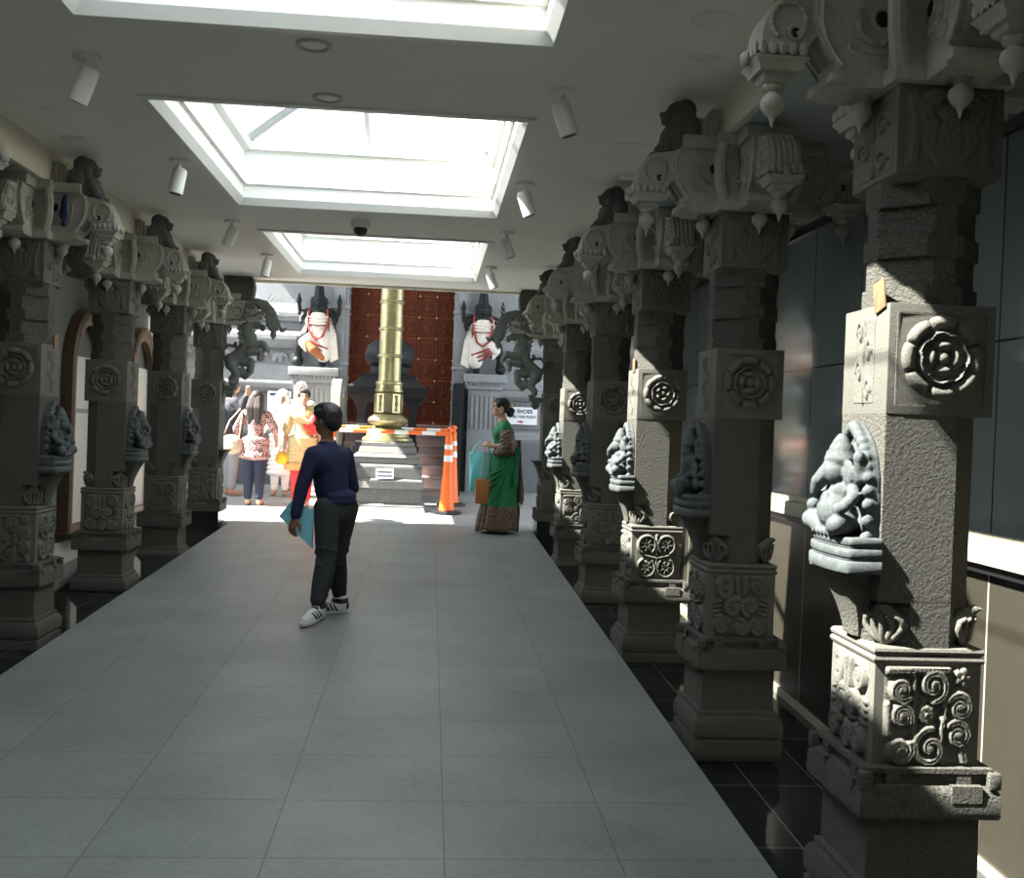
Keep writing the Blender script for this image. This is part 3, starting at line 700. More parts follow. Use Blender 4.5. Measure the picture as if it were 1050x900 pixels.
SKN = ['white framed skylight overhead behind the viewer', 'white framed skylight nearest the viewer, cut off by the top edge', 'middle white skylight with the cross bar visible', 'farthest white skylight before the temple door']
for i, (a, b) in enumerate(SKY):
    x0, x1 = SKX; m = MB(); f = .045
    rg = lambda e, z: [(x0+e,a+e,z),(x1-e,a+e,z),(x1-e,b-e,z),(x0+e,b-e,z)]
    m.loop([rg(-f,CZ+.002), rg(-f,CZ-.012), rg(-.004,CZ-.014), rg(.032,CZ+.035), rg(.032,CZ+.05), rg(.003,CZ+.05)], cap0=False, cap1=False)
    for q in ((x0+.004,x1-.004,a+.004,a+.03),(x0+.004,x1-.004,b-.03,b-.004),(x0+.004,x0+.03,a+.03,b-.03),(x1-.03,x1-.004,a+.03,b-.03)): m.box(*q, CZ+.045, CZ+.44)
    o = 0.06
    for q in ((x0+.02,x1-.02,a+.02,a+.055),(x0+.02,x1-.02,b-.055,b-.02),(x0+.02,x0+.055,a+.055,b-.055),(x1-.055,x1-.02,a+.055,b-.055)): m.box(*q, CZ+.13, CZ+.16)
    for q in ((x0-.02,x1+.02,a-.02,a+.08),(x0-.02,x1+.02,b-.08,b+.02),(x0-.02,x0+.08,a+.08,b-.08),(x1-.08,x1+.02,a+.08,b-.08)): m.box(*q, CZ+.38, CZ+.45)
    w = struct('window_%d' % (i+1), m, 'white', SKN[i], 'skylight')
    zr = CZ+.85; xc = (x0+x1)/2; r0, r1 = a+.85, b-.85; c = [(x0,a,CZ+.44),(x1,a,CZ+.44),(x1,b,CZ+.44),(x0,b,CZ+.44)]; t0, t1 = (xc,r0,zr), (xc,r1,zr)
    g = MB(); g.add(c+[t0,t1], [(0,1,4),(1,2,5,4),(2,3,5),(3,0,4,5)]); gl = link('pane', g.mesh('skylight_pane'), 'glass', w)
    br = MB()
    for p, q, w_ in ((c[0],t0,.02),(c[1],t0,.02),(c[2],t1,.04),(c[3],t1,.04),(t0,t1,.007)): br.tube([p, q], w_, 4)
    br.tube([(xc,b,CZ+.45),t1], .04, 4); br.tube([(xc,a,CZ+.45),t0], .026, 4)
    link('glazing_bars', br.mesh('bars'), 'white_alu', w)

# right wall: glossy grey panels over a cream sill, brown panels below
m = MB().box(XR, XR+.15, Y0, YE-.4, 1.245, SZ); wr = struct('wall_right', m, 'panel_r', 'glossy grey-blue panelled wall on the right', 'wall')
link('black_band', MB().box(XR-.02, XR, Y0, YE-.4, 2.745, 2.79).mesh('band'), 'blackband', wr)
link('lower_panels', MB().box(XR, XR+.15, Y0, YE-.4, -.2, 1.245).mesh('low'), 'panel_low', wr)
m = MB().box(XR-.05, XR+.05, Y0, YE-.4, 1.19, 1.27, .008); m.box(XR-.03, XR+.05, Y0, YE-.4, 1.27, 1.30, .006)
struct('trim_1', m, 'sill', 'cream stone sill along the right wall', 'sill')
struct('sill_gap_shade', MB().box(XR-.028, XR+.05, Y0, YE-.4, 1.155, 1.19), 'blackband')  # black strip painting the shaded gap beneath the sill
struct('baseboard_right', ramp(MB(), XR-.012, XR+.01, Y0, YE-.4, .01, .032, .05), 'sill')
# left wall with arched wooden windows
def arch(hw, zs, n=18): return [(hw*math.cos(a), zs + hw*1.12*math.sin(a)) for a in np.linspace(0, PI, n)]
ZB0, ZSP = .60, 1.99
wl = MB(); WY = [2.65+1.8*k for k in range(6)]
wl.box(XL-.2, XL, Y0, YE-.1, .0, SZ)
struct('wall_left', wl, 'wall_l', 'grey-blue plastered wall behind the left pillars', 'wall')
m = MB(); m.box(XL, XL+.05, Y0, YE-.1, -.15, .47, .005); struct('trim_3', m, 'wall_pale', 'pale ledge along the foot of the left wall', 'ledge')
WN = {3: 'arched wooden window with white panel, just glimpsed at the left edge of the picture', 4: 'arched wooden window with white panel beyond the pillar with the blue cloth', 5: 'arched wooden window with white panel, last on the left wall'}
for k in range(2, 6):
    yc = WY[k]; m = MB(); ou = [(.50,ZB0-.09)] + arch(.50, ZSP) + [(-.50,ZB0-.09)]; inn = [(.37,ZB0)] + arch(.37, ZSP) + [(-.37,ZB0)]
    n = len(ou)
    R = [[(XL+d, yc+p[0], p[1]) for p in poly] for d, poly in ((0,ou),(.10,ou),(.115,[(p[0]*.94,(p[1]-ZB0)*.985+ZB0) for p in ou]),(.10,[(p[0]*1.06,p[1]+.01) for p in inn]),(.09,inn),(.02,inn))]
    m.loop(R, cap0=False, cap1=False)
    m.box(XL, XL+.14, yc-.53, yc+.53, ZB0-.11, ZB0-.05, .01)
    w = struct('window_%d' % (k+3), m, 'wood', WN.get(k, 'arched wooden window hidden behind the left pillars'), 'window', sharp=35)
    b = MB().box(XL+.004, XL+.03, yc-.37, yc+.37, ZB0, ZSP+.12); link('white_panel', b.mesh('panel'), 'board', w)
    link('panel_rail', MB().box(XL+.03, XL+.036, yc-.37, yc+.37, 1.60, 1.64).mesh('rail'), 'soffit', w)
struct('wall_back', MB().box(XL-.2, XR+.2, Y0-.2, Y0, -.3, CZ+.25), 'wall_pale')

# ------------------------------------------------------------------ ceiling fittings
SPOT = {}
def spot_mb(tilt, az):
    base = MB().lathe([(.062,0),(.062,-.012),(.055,-.018),(.012,-.02),(.012,-.055)], n=20)
    can = MB().lathe([(.0,.075),(.030,.075),(.040,.066),(.044,.05),(.044,-.085),(.038,-.088)], n=22); dark = MB().lathe([(.0375,-.0875),(.0375,-.0895),(.03,-.0905),(.001,-.0905)], n=22)
    R = Matrix.Translation((0,0,-.105)) @ Matrix.Rotation(az, 4, 'Z') @ Matrix.Rotation(tilt, 4, 'Y') @ Matrix.Translation((0,0,-.02))
    return base, can.xf(R), dark.xf(R)
SL = [('right', .57, 4.864), ('right', .566, 6.754), ('right', .575, 8.481), ('right', .562, 10.4), ('left', -1.575, 4.80), ('left', -1.604, 6.65), ('left', -1.643, 8.6), ('left', -1.624, 10.3)]
ORD = ['nearest the viewer', 'second from the viewer', 'third from the viewer', 'farthest from the viewer']
for i, (sd, x, y) in enumerate(SL):
    tl, az = (D(-20), D(10)) if sd == 'right' else ((D(24), D(-20)) if i in (4, 6) else (D(10), D(10)))
    r = empty('ceiling_spotlight', (x, y, CZ)); a, b, c = spot_mb(tl, az)
    part('mount_plate', a, 'white', r, 35); h = part('lamp_can', b, 'white', r, 35); part('lens', c, 'dark', h, 35)
    tag(r, 'white cylindrical ceiling spotlight %s the skylights, %s' % ('right of' if sd == 'right' else 'left of', ORD[i % 4]), 'spotlight', 'ceiling spotlights')
for x, y, lab in ((-.542, 4.476, 'round recessed downlight just past the nearest skylight edge'), (-.553, 5.19, 'round recessed downlight with pink glow at the edge of the middle skylight')):
    r = empty('recessed_downlight', (x, y, CZ)); part('trim_ring', MB().lathe([(.075,.0),(.075,-.006),(.066,-.011),(.056,-.008),(.052,.0)], n=28), 'grey', r, 40)
    part('lamp_glass', MB().lathe([(.001,-.007),(.03,-.006),(.052,-.002)], n=24), 'white', r, 60); tag(r, lab, 'downlight', 'recessed downlights')
for x, y, lab in ((1.02, 3.92, 'flat round ceiling plate above the nearest pillar bracket'), (-2.036, 5.74, 'flat round ceiling plate at the left, before the blue cloth pillar'), (1.05, 5.74, 'flat round ceiling plate beside the second right pillar lion')):
    r = empty('ceiling_speaker', (x, y, CZ)); part('plate', MB().lathe([(.085,.0),(.085,-.004),(.078,-.008),(.0,-.008)], n=28), 'ceiling', r, 40); tag(r, lab, 'ceiling plate')
for x, y, lab in ((1.09, 4.32, 'small slot vent in the ceiling near the second right pillar, nearer one'), (1.10, 4.66, 'small slot vent in the ceiling next to the second right pillar lion'), (1.2, 6.45, 'small slot vent in the ceiling by the third right pillar lion'), (-2.11, 6.25, 'small slot vent in the ceiling by the left pillar with blue cloth')):
    r = empty('slot_vent', (x, y, CZ)); part('vent_frame', MB().box(-.07,.07,-.035,.035,-.008,0,.002), 'ceiling', r)
    for k in (-1, 0, 1): part('slat', MB().box(-.062,.062,k*.02-.004,k*.02+.004,-.013,-.007), 'white', r)
    tag(r, lab, 'vent', 'ceiling slot vents')
r = empty('dome_camera', (-.594, 8.31, CZ)); part('housing', MB().lathe([(.075,0),(.075,-.05),(.07,-.06),(.05,-.062)], n=24), 'white', r, 35)
part('dome', MB().lathe([(.055,-.06),(.053,-.085),(.042,-.108),(.022,-.122),(.002,-.126)], n=24), 'dark', r, 60); tag(r, 'security dome camera on the ceiling between the middle and far skylights', 'camera')
# ------------------------------------------------------------------ temple facade beyond the hall
FY = 17.0
PROF = [(.3,.25),(.95,.25),(.97,.16),(1.32,.16),(1.34,.24),(1.42,.28),(1.52,.28),(1.56,.20),(1.60,.06),(2.02,.06),(2.04,.16),(2.10,.24),(2.16,.26),(2.19,.26),(2.22,.14),(2.36,.10),(2.46,.10),(2.50,.06),(2.72,.06),(2.74,.14),
        (2.80,.20),(2.87,.24),(2.94,.24),(3.00,.20),(3.04,.08),(3.15,.08),(3.17,.18),(3.24,.22),(3.30,.22),(3.34,.10),(3.46,0.),(5.2,0.)]
def fac(x0, x1, side):
    m = MB(); pl = [(-a, z) for z, a in PROF] + [(.6, 5.2), (.6, .3)]
    m.prism(pl, (x0, FY, 0), (0,1,0), (0,0,1), (x1-x0,0,0)); return m
m = fac(-9, -1.55, 0); m.v += fac(.56, 8, 1).v; n = len(m.v)//2; m.f += [tuple(i+n for i in f) for f in list(m.f)]
wf = struct('wall_front', m, 'fac', 'grey moulded stone facade of the temple with bands and ledges', 'facade')
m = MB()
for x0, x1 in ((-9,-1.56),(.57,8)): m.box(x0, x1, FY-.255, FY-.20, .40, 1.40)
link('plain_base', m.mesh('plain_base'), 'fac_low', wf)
# fluted panel strip and door jambs
m = MB()
for x0, x1 in ((-5,-1.6),(.62,4)):
    k = x0
    while k < x1: m.box(k, k+.055, FY-.09, FY-.05, 1.64, 1.99, .01); k += .085
link('fluted_strip', m.mesh('flutes', 40), 'fac', wf)
m = MB()
for x0, x1 in ((-1.60,-1.34),(.345,.62)):
    m.box(x0, x1, FY-.16, FY+.4, .4, 5.2, .01); m.box(x0+.05, x1-.05, FY-.20, FY-.1, .4, 5.2, .012)
    for z in (2.16, 2.5, 3.4): m.box(x0-.02, x1+.02, FY-.22, FY, z, z+.05, .008)
m.box(-1.6, .62, FY+.1, FY+.6, 4.7, 5.2)
link('door_jamb', m.mesh('jambs', 35), 'fac', wf)
# elephants in relief along the left band
em = MB()
for k in range(7):
    x = -2.15 - .30*k; y = FY-.09
    em.ell((x,y,2.625),(.095,.035,.055)); em.ell((x+.10,y-.005,2.645),(.045,.032,.045)); em.chain([(x+.13,y-.01,2.64),(x+.155,y-.012,2.59),(x+.15,y-.012,2.545)],[.022,.016,.011]); em.ell((x+.085,y-.03,2.645),(.025,.012,.035))
    for q in (-.065,-.03,.035,.065): em.cap((x+q,y,2.60),(x+q,y,2.525),.022,.019)
    em.cap((x-.09,y,2.63),(x-.10,y,2.57),.008,.006)
link('elephant_frieze', fuse(em, .011, 1, 'elephants'), 'fac', wf)
# projecting plinths that carry the guardians
for nm, x0, x1 in (('a', -2.22, -1.44), ('b', .52, 1.20)):
    p = MB(); p.box(x0, x1, FY-.52, FY, 2.30, 2.432, .01); p.box(x0+.05, x1-.05, FY-.46, FY, 2.19, 2.30, .012)
    k = x0+.03
    while k < x1-.05: p.box(k, k+.04, FY-.50, FY-.4, 2.262, 2.30, .006); k += .06
    p.box(x0+.08, x1-.08, FY-.40, FY, .4, 2.19, .01)
    for j in range(7): p.box(x0+.12+j*.075, x0+.165+j*.075, FY-.42, FY-.38, 1.56, 2.10, .008)
    link('guardian_plinth', p.mesh('plinth', 35), 'fac', wf)
# door with carved panels
d = struct('door_1', MB().box(-1.34, .345, FY+.22, FY+.30, 1.58, 4.8), 'door', 'tall red-brown carved wooden temple door behind the brass pole', 'door')
fr, pn = MB(), MB(); x0, w = -1.34, 1.685/6
for c in range(6):
    for r_ in range(9):
        cx, cz = x0 + w*(c+.5), 1.80 + .345*r_
        if cz > 4.7: continue
        h = .108
        for a, b, c_, d_ in ((-h,h,h-.018,h),(-h,h,-h,-h+.018),(-h,-h+.018,-h,h),(h-.018,h,-h,h)): fr.box(cx+a, cx+b, FY+.195, FY+.225, cz+c_*1.12, cz+d_*1.12, .004)
        pn.ell((cx, FY+.212, cz-.03),(.05,.014,.06),None,8,6); pn.ell((cx, FY+.21, cz+.05),(.03,.014,.034),None,8,6)
        for s in (-1,1): pn.ell((cx+s*.05, FY+.214, cz+.01),(.022,.012,.045),None,8,6); pn.ell((cx+s*.045, FY+.214, cz-.08),(.03,.012,.02),None,8,6)
for c in range(7): fr.box(x0+w*c-(.02 if c == 3 else .012), x0+w*c+(.02 if c == 3 else .012), FY+.19, FY+.225, 1.6, 4.8, .004)
for r_ in range(10): fr.box(x0, -x0-.99, FY+.20, FY+.223, 1.612+.345*r_, 1.644+.345*r_, .003)
link('panel_moulding', fr.mesh('mould', 35), 'door', d); link('panel_carving', pn.mesh('carv', 60), 'door_dark', d)
kn = MB()
for c in range(7):
    for r_ in range(9): kn.ell((x0+w*c, FY+.19, 1.628+.345*r_),(.014,.012,.014),None,8,6)
link('door_studs', kn.mesh('studs', 60), 'steel', d)
# steps and their side slabs
st = empty('temple_steps', (-.5, 16.3, .5)); n = 7
for i in range(n):
    a, b = .50 + (1.60-.50)*i/n, .50 + (1.60-.50)*(i+1)/n; y = 15.75 + .19*i
    o = part('step', MB().box(-.825, .83, y-16.3, FY+.04-16.3, a-.5, b-.5-.03), 'step', st); o2 = part('nosing', MB().box(-.825, .83, y-.025-16.3, FY+.04-16.3, b-.5-.035, b-.5, .008), 'step', o)
tag(st, 'flight of pinkish granite steps rising to the red-brown temple door', 'steps', kind='thing')
for x, mt, lab, px in ((.43, 'shrine', 'side slab at the right of the temple steps, shade painted black', 0), (-1.42, 'granite_pale', 'round-topped side slab at the left of the temple steps, sunlight painted pale', 0)):  # black and pale paint the shaded and sunlit slab of one pair
    o = MB(); pts = [(0,0),(1.05,0),(1.05,1.72)] + ([(.0+.5*math.cos(a)*.55+.28, 1.45+.27*math.sin(a)) for a in np.linspace(0,PI,10)] if mt != 'shrine' else [(0,1.72)])
    o.prism(pts, (-.07,0,0), (0,1,0), (0,0,1), (.14,0,0)); q = link('stair_side_slab', o.mesh('slab', 30), mt, None, (x, 15.9, .53)); tag(q, lab, 'stair slab')

# ------------------------------------------------------------------ guardians
def guardian(sx):
    b = MB(); T = lambda *p: (p[0]*sx, p[1], p[2])
    b.ell((0,0,.62),(.13,.10,.14)); b.chain([(0,0,.62),(0,.0,.84)],[.115,.135]); b.ell((0,-.01,.90),(.17,.10,.09)); b.cap((0,0,.95),(0,-.01,1.02),.055,.05); b.ell((0,-.02,1.04),(.085,.09,.10))
    for s in (-1,1):
        b.ell((s*.095,.0,1.04),(.05,.06,.085)); b.ell((s*.105,-.02,.97),(.035,.03,.04)); b.ell((s*.035,-.10,1.055),(.018,.012,.012))
        b.chain([(s*.16,0,.90),(s*.27,-.03,.78),(s*.26,-.12,.70)],[.05,.042,.035])
        b.chain([(s*.16,.03,.91),(s*.30,.04,.86),(s*.315,.02,1.00)],[.045,.038,.03]); b.ell((s*.315,.02,1.06),(.042,.03,.07)); b.ell((s*.315,.02,1.13),(.022,.02,.05))
    b.ell((0,-.105,1.02),(.018,.022,.025)); b.ell((0,-.10,.985),(.03,.015,.01))
    b.lathe([(.088,1.10),(.094,1.13),(.082,1.15),(.078,1.20),(.072,1.27),(.06,1.31),(.03,1.335),(.01,1.36)],(0,-.01,0),18)
    b.chain([T(-.07,0,.56),T(-.085,-.03,.30),T(-.08,.0,.06)],[.10,.075,.055]); b.ell(T(-.08,-.06,.03),(.05,.10,.035))
    b.chain([T(.07,0,.56),T(.25,-.07,.46),T(.30,-.02,.26)],[.10,.075,.06]); b.chain([T(.30,-.02,.26),T(.28,.0,.10)],[.06,.05]); b.ell(T(.31,.0,.09),(.09,.08,.09))
    return b
def make_guardian(sx, lab, loc, rust):
    r = empty('guardian_statue', loc); part('body', fuse(guardian(sx), .011, 2, 'guardian'), 'idol_black', r)
    T = lambda *p: (p[0]*sx, p[1], p[2]); c = MB()
    c.ell((0,-.01,.60),(.16,.135,.17)); c.chain([(0,-.02,.70),(0,-.01,.80)],[.145,.14])
    c.chain([T(-.08,-.02,.50),T(-.10,-.03,.20)],[.135,.115]); c.chain([T(.05,-.03,.50),T(.20,-.08,.40)],[.125,.10])
    part('white_dhoti', fuse(c, .012, 2, 'dhoti'), 'cloth_white', r)
    f = MB()
    for k in range(5): f.tube([T(-.18-.022*k,-.04+.01*k,.80-.06*k),T(-.20-.022*k,-.05,.40),T(-.22-.024*k,-.03,.10+.012*k)],[.018,.026,.032],8,.7)
    for k in range(4): f.tube([T(.16+.02*k,-.05,.88-.10*k),T(.19+.018*k,-.08,.55),T(.17+.02*k,-.10,.24+.02*k)],[.018,.028,.02],8,.7)
    for k in range(3): f.tube([T(-.15,-.09,.80-.05*k),T(0,-.15,.775-.05*k),T(.15,-.09,.80-.05*k)],[.028,.03,.028],8,.6)
    part('hanging_folds', f, 'cloth_white', r, 70)
    g = MB()
    g.tube([T(-.14,-.06,.93),T(-.16,-.12,.70),T(-.09,-.165,.50),T(.0,-.175,.44),T(.10,-.165,.52),T(.15,-.12,.72),T(.14,-.06,.93)],.018,8)
    for z in (.655, .725): g.tube([T(-.15,-.09,z+.02),T(0,-.165,z),T(.15,-.09,z+.02)],.010,6)
    for k in range(3): g.tube([T(-.17+.05*k,-.12,.30-.05*k),T(.0+.03*k,-.165,.36-.05*k),T(.17,-.14,.44-.04*k)],.015,8)
    part('red_sash', g, 'cloth_red', r, 70)
    if rust:
        h = MB(); h.chain([T(-.08,-.13,.16),T(.06,-.15,.28),T(.17,-.14,.42)],[.05,.075,.03]); part('rust_drape', fuse(h, .010, 2, 'drape'), 'cloth_rust', r)
    tag(r, lab, 'statue', 'guardian statues beside the temple door')
make_guardian(-1, 'black guardian statue in white and rust cloth, left of the temple door', (-1.80, 16.72, 2.432), True)
make_guardian(1, 'black guardian statue in red-edged white cloth, right of the temple door', (.80, 16.72, 2.432), False)

# ------------------------------------------------------------------ brass pole on its stepped pedestal, black shrine behind
PXc, PYc = -.53, 14.1
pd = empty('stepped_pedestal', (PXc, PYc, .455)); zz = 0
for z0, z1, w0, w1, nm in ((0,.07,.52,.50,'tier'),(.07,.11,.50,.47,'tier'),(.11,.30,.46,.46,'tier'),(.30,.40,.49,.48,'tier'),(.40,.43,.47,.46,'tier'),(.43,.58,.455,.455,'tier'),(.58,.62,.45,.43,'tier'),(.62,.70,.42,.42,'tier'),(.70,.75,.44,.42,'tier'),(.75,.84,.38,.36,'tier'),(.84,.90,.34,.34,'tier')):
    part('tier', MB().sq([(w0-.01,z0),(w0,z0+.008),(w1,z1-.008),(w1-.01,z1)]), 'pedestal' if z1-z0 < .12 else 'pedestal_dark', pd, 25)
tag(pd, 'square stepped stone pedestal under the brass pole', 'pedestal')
sg = empty('pedestal_sign', (PXc-.02, PYc-.466, .44+.51)); part('board', MB().box(-.115,.115,-.008,0,-.065,.065,.002), 'paper', sg)
m = MB()
for r_ in (0, 1):
    k = -.095
    while k < .085:
        w_ = random.choice((.010,.013,.016)); m.box(k, k+w_, -.0095, -.0079, .012-.05*r_, .036-.05*r_); k += w_+.006
part('illegible_print', m, 'ink', sg); tag(sg, 'small white sign with two lines of print on the stepped pedestal', 'sign')
po = empty('brass_pole', (PXc-.02, PYc, 1.357))
part('bell_base', MB().lathe([(.33,0),(.34,.02),(.33,.05),(.29,.07),(.28,.11),(.25,.15),(.20,.18),(.17,.20)], n=28), 'brass', po, 30)
part('bulb', MB().lathe([(.17,.20),(.20,.215),(.255,.25),(.27,.285),(.255,.32),(.21,.345),(.20,.36),(.17,.375)], n=28), 'brass', po, 40)
dm = MB().lathe([(.165,.375),(.19,.39),(.19,.64),(.165,.66)], n=10)
for j in range(10):
    a = 2*PI*(j+.5)/10
    for k in range(3): dm.tube([(.186*math.cos(a+d_), .186*math.sin(a+d_), z) for d_, z in ((-.12+.1*k,.41),(.1-.08*k,.50),(-.1+.1*k,.62))], .010, 5)
part('decorated_collar', dm, 'brass', po, 25)
part('plain_collar', MB().lathe([(.165,.66),(.185,.67),(.185,.70),(.172,.705),(.172,.76),(.185,.77),(.18,.80),(.15,.81)], n=28), 'brass', po, 30)
sh = [(.155,.81)]; z = .81
for L in (.36,.36,.36,.36,.36,.36,.36,.36,.36):
    sh += [(.150,z+.02),(.148,z+L-.05),(.162,z+L-.04),(.168,z+L-.025),(.162,z+L-.01),(.150,z+L)]; z += L
part('shaft', MB().lathe(sh, n=28), 'brass', po, 30)
tag(po, 'tall brass flag pole with ringed shaft in front of the temple door', 'pole')
sr = empty('black_shrine', (-.60, 15.22, .51))
b = MB(); b.sq([(.50,0),(.50,.12),(.46,.16),(.46,.30),(.50,.34),(.50,.40),(.42,.46),(.42,.62),(.46,.66),(.46,.76)]); part('plinth', b, 'shrine', sr, 25)
for sx in (-1,1):
    for sy in (-1,1):
        c = MB(); c.sq([(.07,.76),(.07,.82),(.055,.84),(.055,1.02),(.07,1.05),(.055,1.08),(.055,1.26),(.08,1.32),(.10,1.38)], (sx*.36, sy*.36)); part('column', c, 'shrine', sr, 25)
part('inner_block', MB().sq([(.22,.76),(.22,1.38)]), 'shrine', sr)
part('cornice', MB().sq([(.46,1.38),(.53,1.46),(.545,1.52),(.545,1.60),(.50,1.64),(.44,1.68),(.40,1.74),(.40,1.78)]), 'shrine', sr, 25)
part('neck', MB().lathe([(.34,1.78),(.28,1.82),(.27,1.90),(.33,1.95),(.34,2.0)], n=8), 'shrine', sr, 30)
part('dome', MB().lathe([(.34,2.0),(.36,2.06),(.355,2.12),(.32,2.20),(.25,2.27),(.14,2.32),(.05,2.34),(.03,2.40),(.004,2.44)], n=28), 'shrine', sr, 40)
tag(sr, 'small black stone shrine with domed top behind the brass pole', 'shrine')

# ------------------------------------------------------------------ cones and barrier bars
def fz(y): return S*y
def make_cone():
    r = empty('traffic_delineator', (0,0,0)); part('rubber_foot', MB().lathe([(.20,0),(.20,.03),(.16,.045),(.10,.05)], n=8), 'dark', r, 30)
    part('post', MB().lathe([(.10,.045),(.062,.60),(.045,.98),(.045,1.02),(.03,1.03),(.03,1.06),(.045,1.07),(.045,1.10),(.02,1.12)], n=20), 'orange', r, 35)
    for a, b, ra, rb in ((.68,.76,.0605,.056),(.84,.90,.053,.050)): part('reflective_band', MB().lathe([(ra+.001,a),(rb+.001,b)], n=20), 'refl', r, 40)
    return r
CN = [(.265, 13.6, 'orange traffic post at the right end of the front barrier bar'), (.345, 14.55, 'orange traffic post just behind the front right one'),
      (-1.32, 13.6, 'orange traffic post at the left end of the front bar, behind the boy'), (-1.32, 14.55, 'orange traffic post at the left end of the rear bar')]
c0 = make_cone()
for i, (x, y, lab) in enumerate(CN):
    c = c0 if i == 0 else copy_tree(c0); c.location = (x, y, fz(y)); tag(c, lab, 'traffic post', 'orange traffic posts')
def bar(p, q, lab):
    r = empty('barrier_bar', p); v = Vector(q)-Vector(p); n = 9
    for i in range(n): part('white_band' if i % 2 else 'orange_band', MB().tube([v*(i/n), v*((i+1)/n)], .024, 12), 'refl' if i % 2 else 'orange', r, 40)
    tag(r, lab, 'barrier bar', 'striped barrier bars')
bar((.265, 13.6-.066, fz(13.6)+1.04), (-1.32, 13.6-.066, fz(13.6)+1.04), 'front orange and white striped barrier bar across the brass pole base')
bar((.345, 14.55-.066, fz(14.55)+1.045), (-1.32, 14.55-.066, fz(14.55)+1.045), 'rear orange and white striped barrier bar near the steps')

# ------------------------------------------------------------------ notices
def text(body, size, loc, m, parent, name):
    cu = bpy.data.curves.new('t', 'FONT'); cu.body = body; cu.size = size; cu.extrude = .001; cu.align_x = 'CENTER'; cu.offset = size*.03
    o = bpy.data.objects.new('tmp', cu); COL.objects.link(o); dg = bpy.context.evaluated_depsgraph_get(); dg.update()
    me = bpy.data.meshes.new_from_object(o.evaluated_get(dg)); bpy.data.objects.remove(o); me.materials.clear()
    t = link(name, me, m, parent); t.location = loc; t.rotation_euler = (PI/2, 0, 0); return t
ns = empty('shoe_sign', (1.445, FY-.27, 1.80)); part('board', MB().box(-.285,.285,-.006,0,-.14,.14,.002), 'paper', ns)
text('NO SHOES', .085, (0,-.008,.045), 'ink', ns, 'lettering'); text('BEYOND THIS POINT', .057, (0,-.008,-.035), 'ink', ns, 'lettering')
m = MB(); m.prism([(-.05,-.012),(.0,-.012),(.0,-.03),(.05,0),(0,.03),(0,.012),(-.05,.012)], (.02,-.007,-.095), (1,0,0), (0,0,1), (0,-.001,0)); part('arrow', m, 'ink_red', ns)
tag(ns, 'white notice reading NO SHOES BEYOND THIS POINT behind the woman in green', 'sign')
nt = empty('wall_notice', (-2.37, FY-.27, 1.80)); part('sheet', MB().box(-.18,.18,-.006,0,-.24,.24,.002), 'paper', nt); part('blue_heading', MB().box(-.15,.15,-.009,-.006,.17,.215), 'ink', nt)
m = MB()
for k in range(7): m.box(-.14, .14-.05*random.random(), -.008, -.006, .12-.045*k, .132-.045*k)
part('print_lines', m, 'soffit', nt); tag(nt, 'white notice sheet with a dark blue heading on the facade wall', 'notice')
# unseen roof slab, left edge set to shade the right of the court
struct('ceiling_court_shade', MB().box(-3.62, 9, YE-.4, 19, 5.2, 5.35), 'ceiling')
struct('wall_court_skyblock', MB().box(-3.62, 9, YE-.4, YE-.2, CZ+.25, 5.2), 'ceiling')  # added to close the gap and keep sky light off the facade
struct('wall_court_shade', MB().box(-4.1, -3.9, 13.6, 16.8, .2, 3.0), 'wall_pale')  # unseen wall added to shade the paving at the left
# ------------------------------------------------------------------ people
V = Vector
def frame(yaw, pitch=0., roll=0.):
    return Matrix.Rotation(yaw, 3, 'Z') @ Matrix.Rotation(pitch, 3, 'X') @ Matrix.Rotation(roll, 3, 'Y')
def head(b, c, R, k=1.):
    """skull, face, nose, ears, lips round centre c; R turns local +Y to where the face looks"""
    P = lambda *p: V(c) + R @ (V(p)*k); r = lambda *q: tuple(x*k for x in q)
    b.ell(P(0,-.014,.022), r(.074,.092,.086), R); b.ell(P(0,.02,-.03), r(.060,.066,.078), R); b.ell(P(0,.044,-.078), r(.036,.034,.028), R)
    b.ell(P(0,.066,.026), r(.05,.02,.016), R); b.chain([P(0,.080,.012), P(0,.098,-.024)], [.009*k,.013*k]); b.ell(P(0,.086,-.030), r(.018,.011,.010), R)
    b.ell(P(0,.079,-.056), r(.023,.012,.007), R); b.ell(P(0,.077,-.068), r(.019,.012,.008), R)
    for s in (-1,1): b.ell(P(s*.073,-.006,-.012), r(.012,.022,.033), R); b.ell(P(s*.040,.052,-.022), r(.022,.022,.022), R)
def eyes(c, R, k, parent):
    for s in (-1,1):
        m = MB().ell(V(c)+R@(V((s*.029,.079,.008))*k), (.013*k,.008*k,.006*k), R, 10, 6); part('eye', m, 'shoe_k', parent, 60)
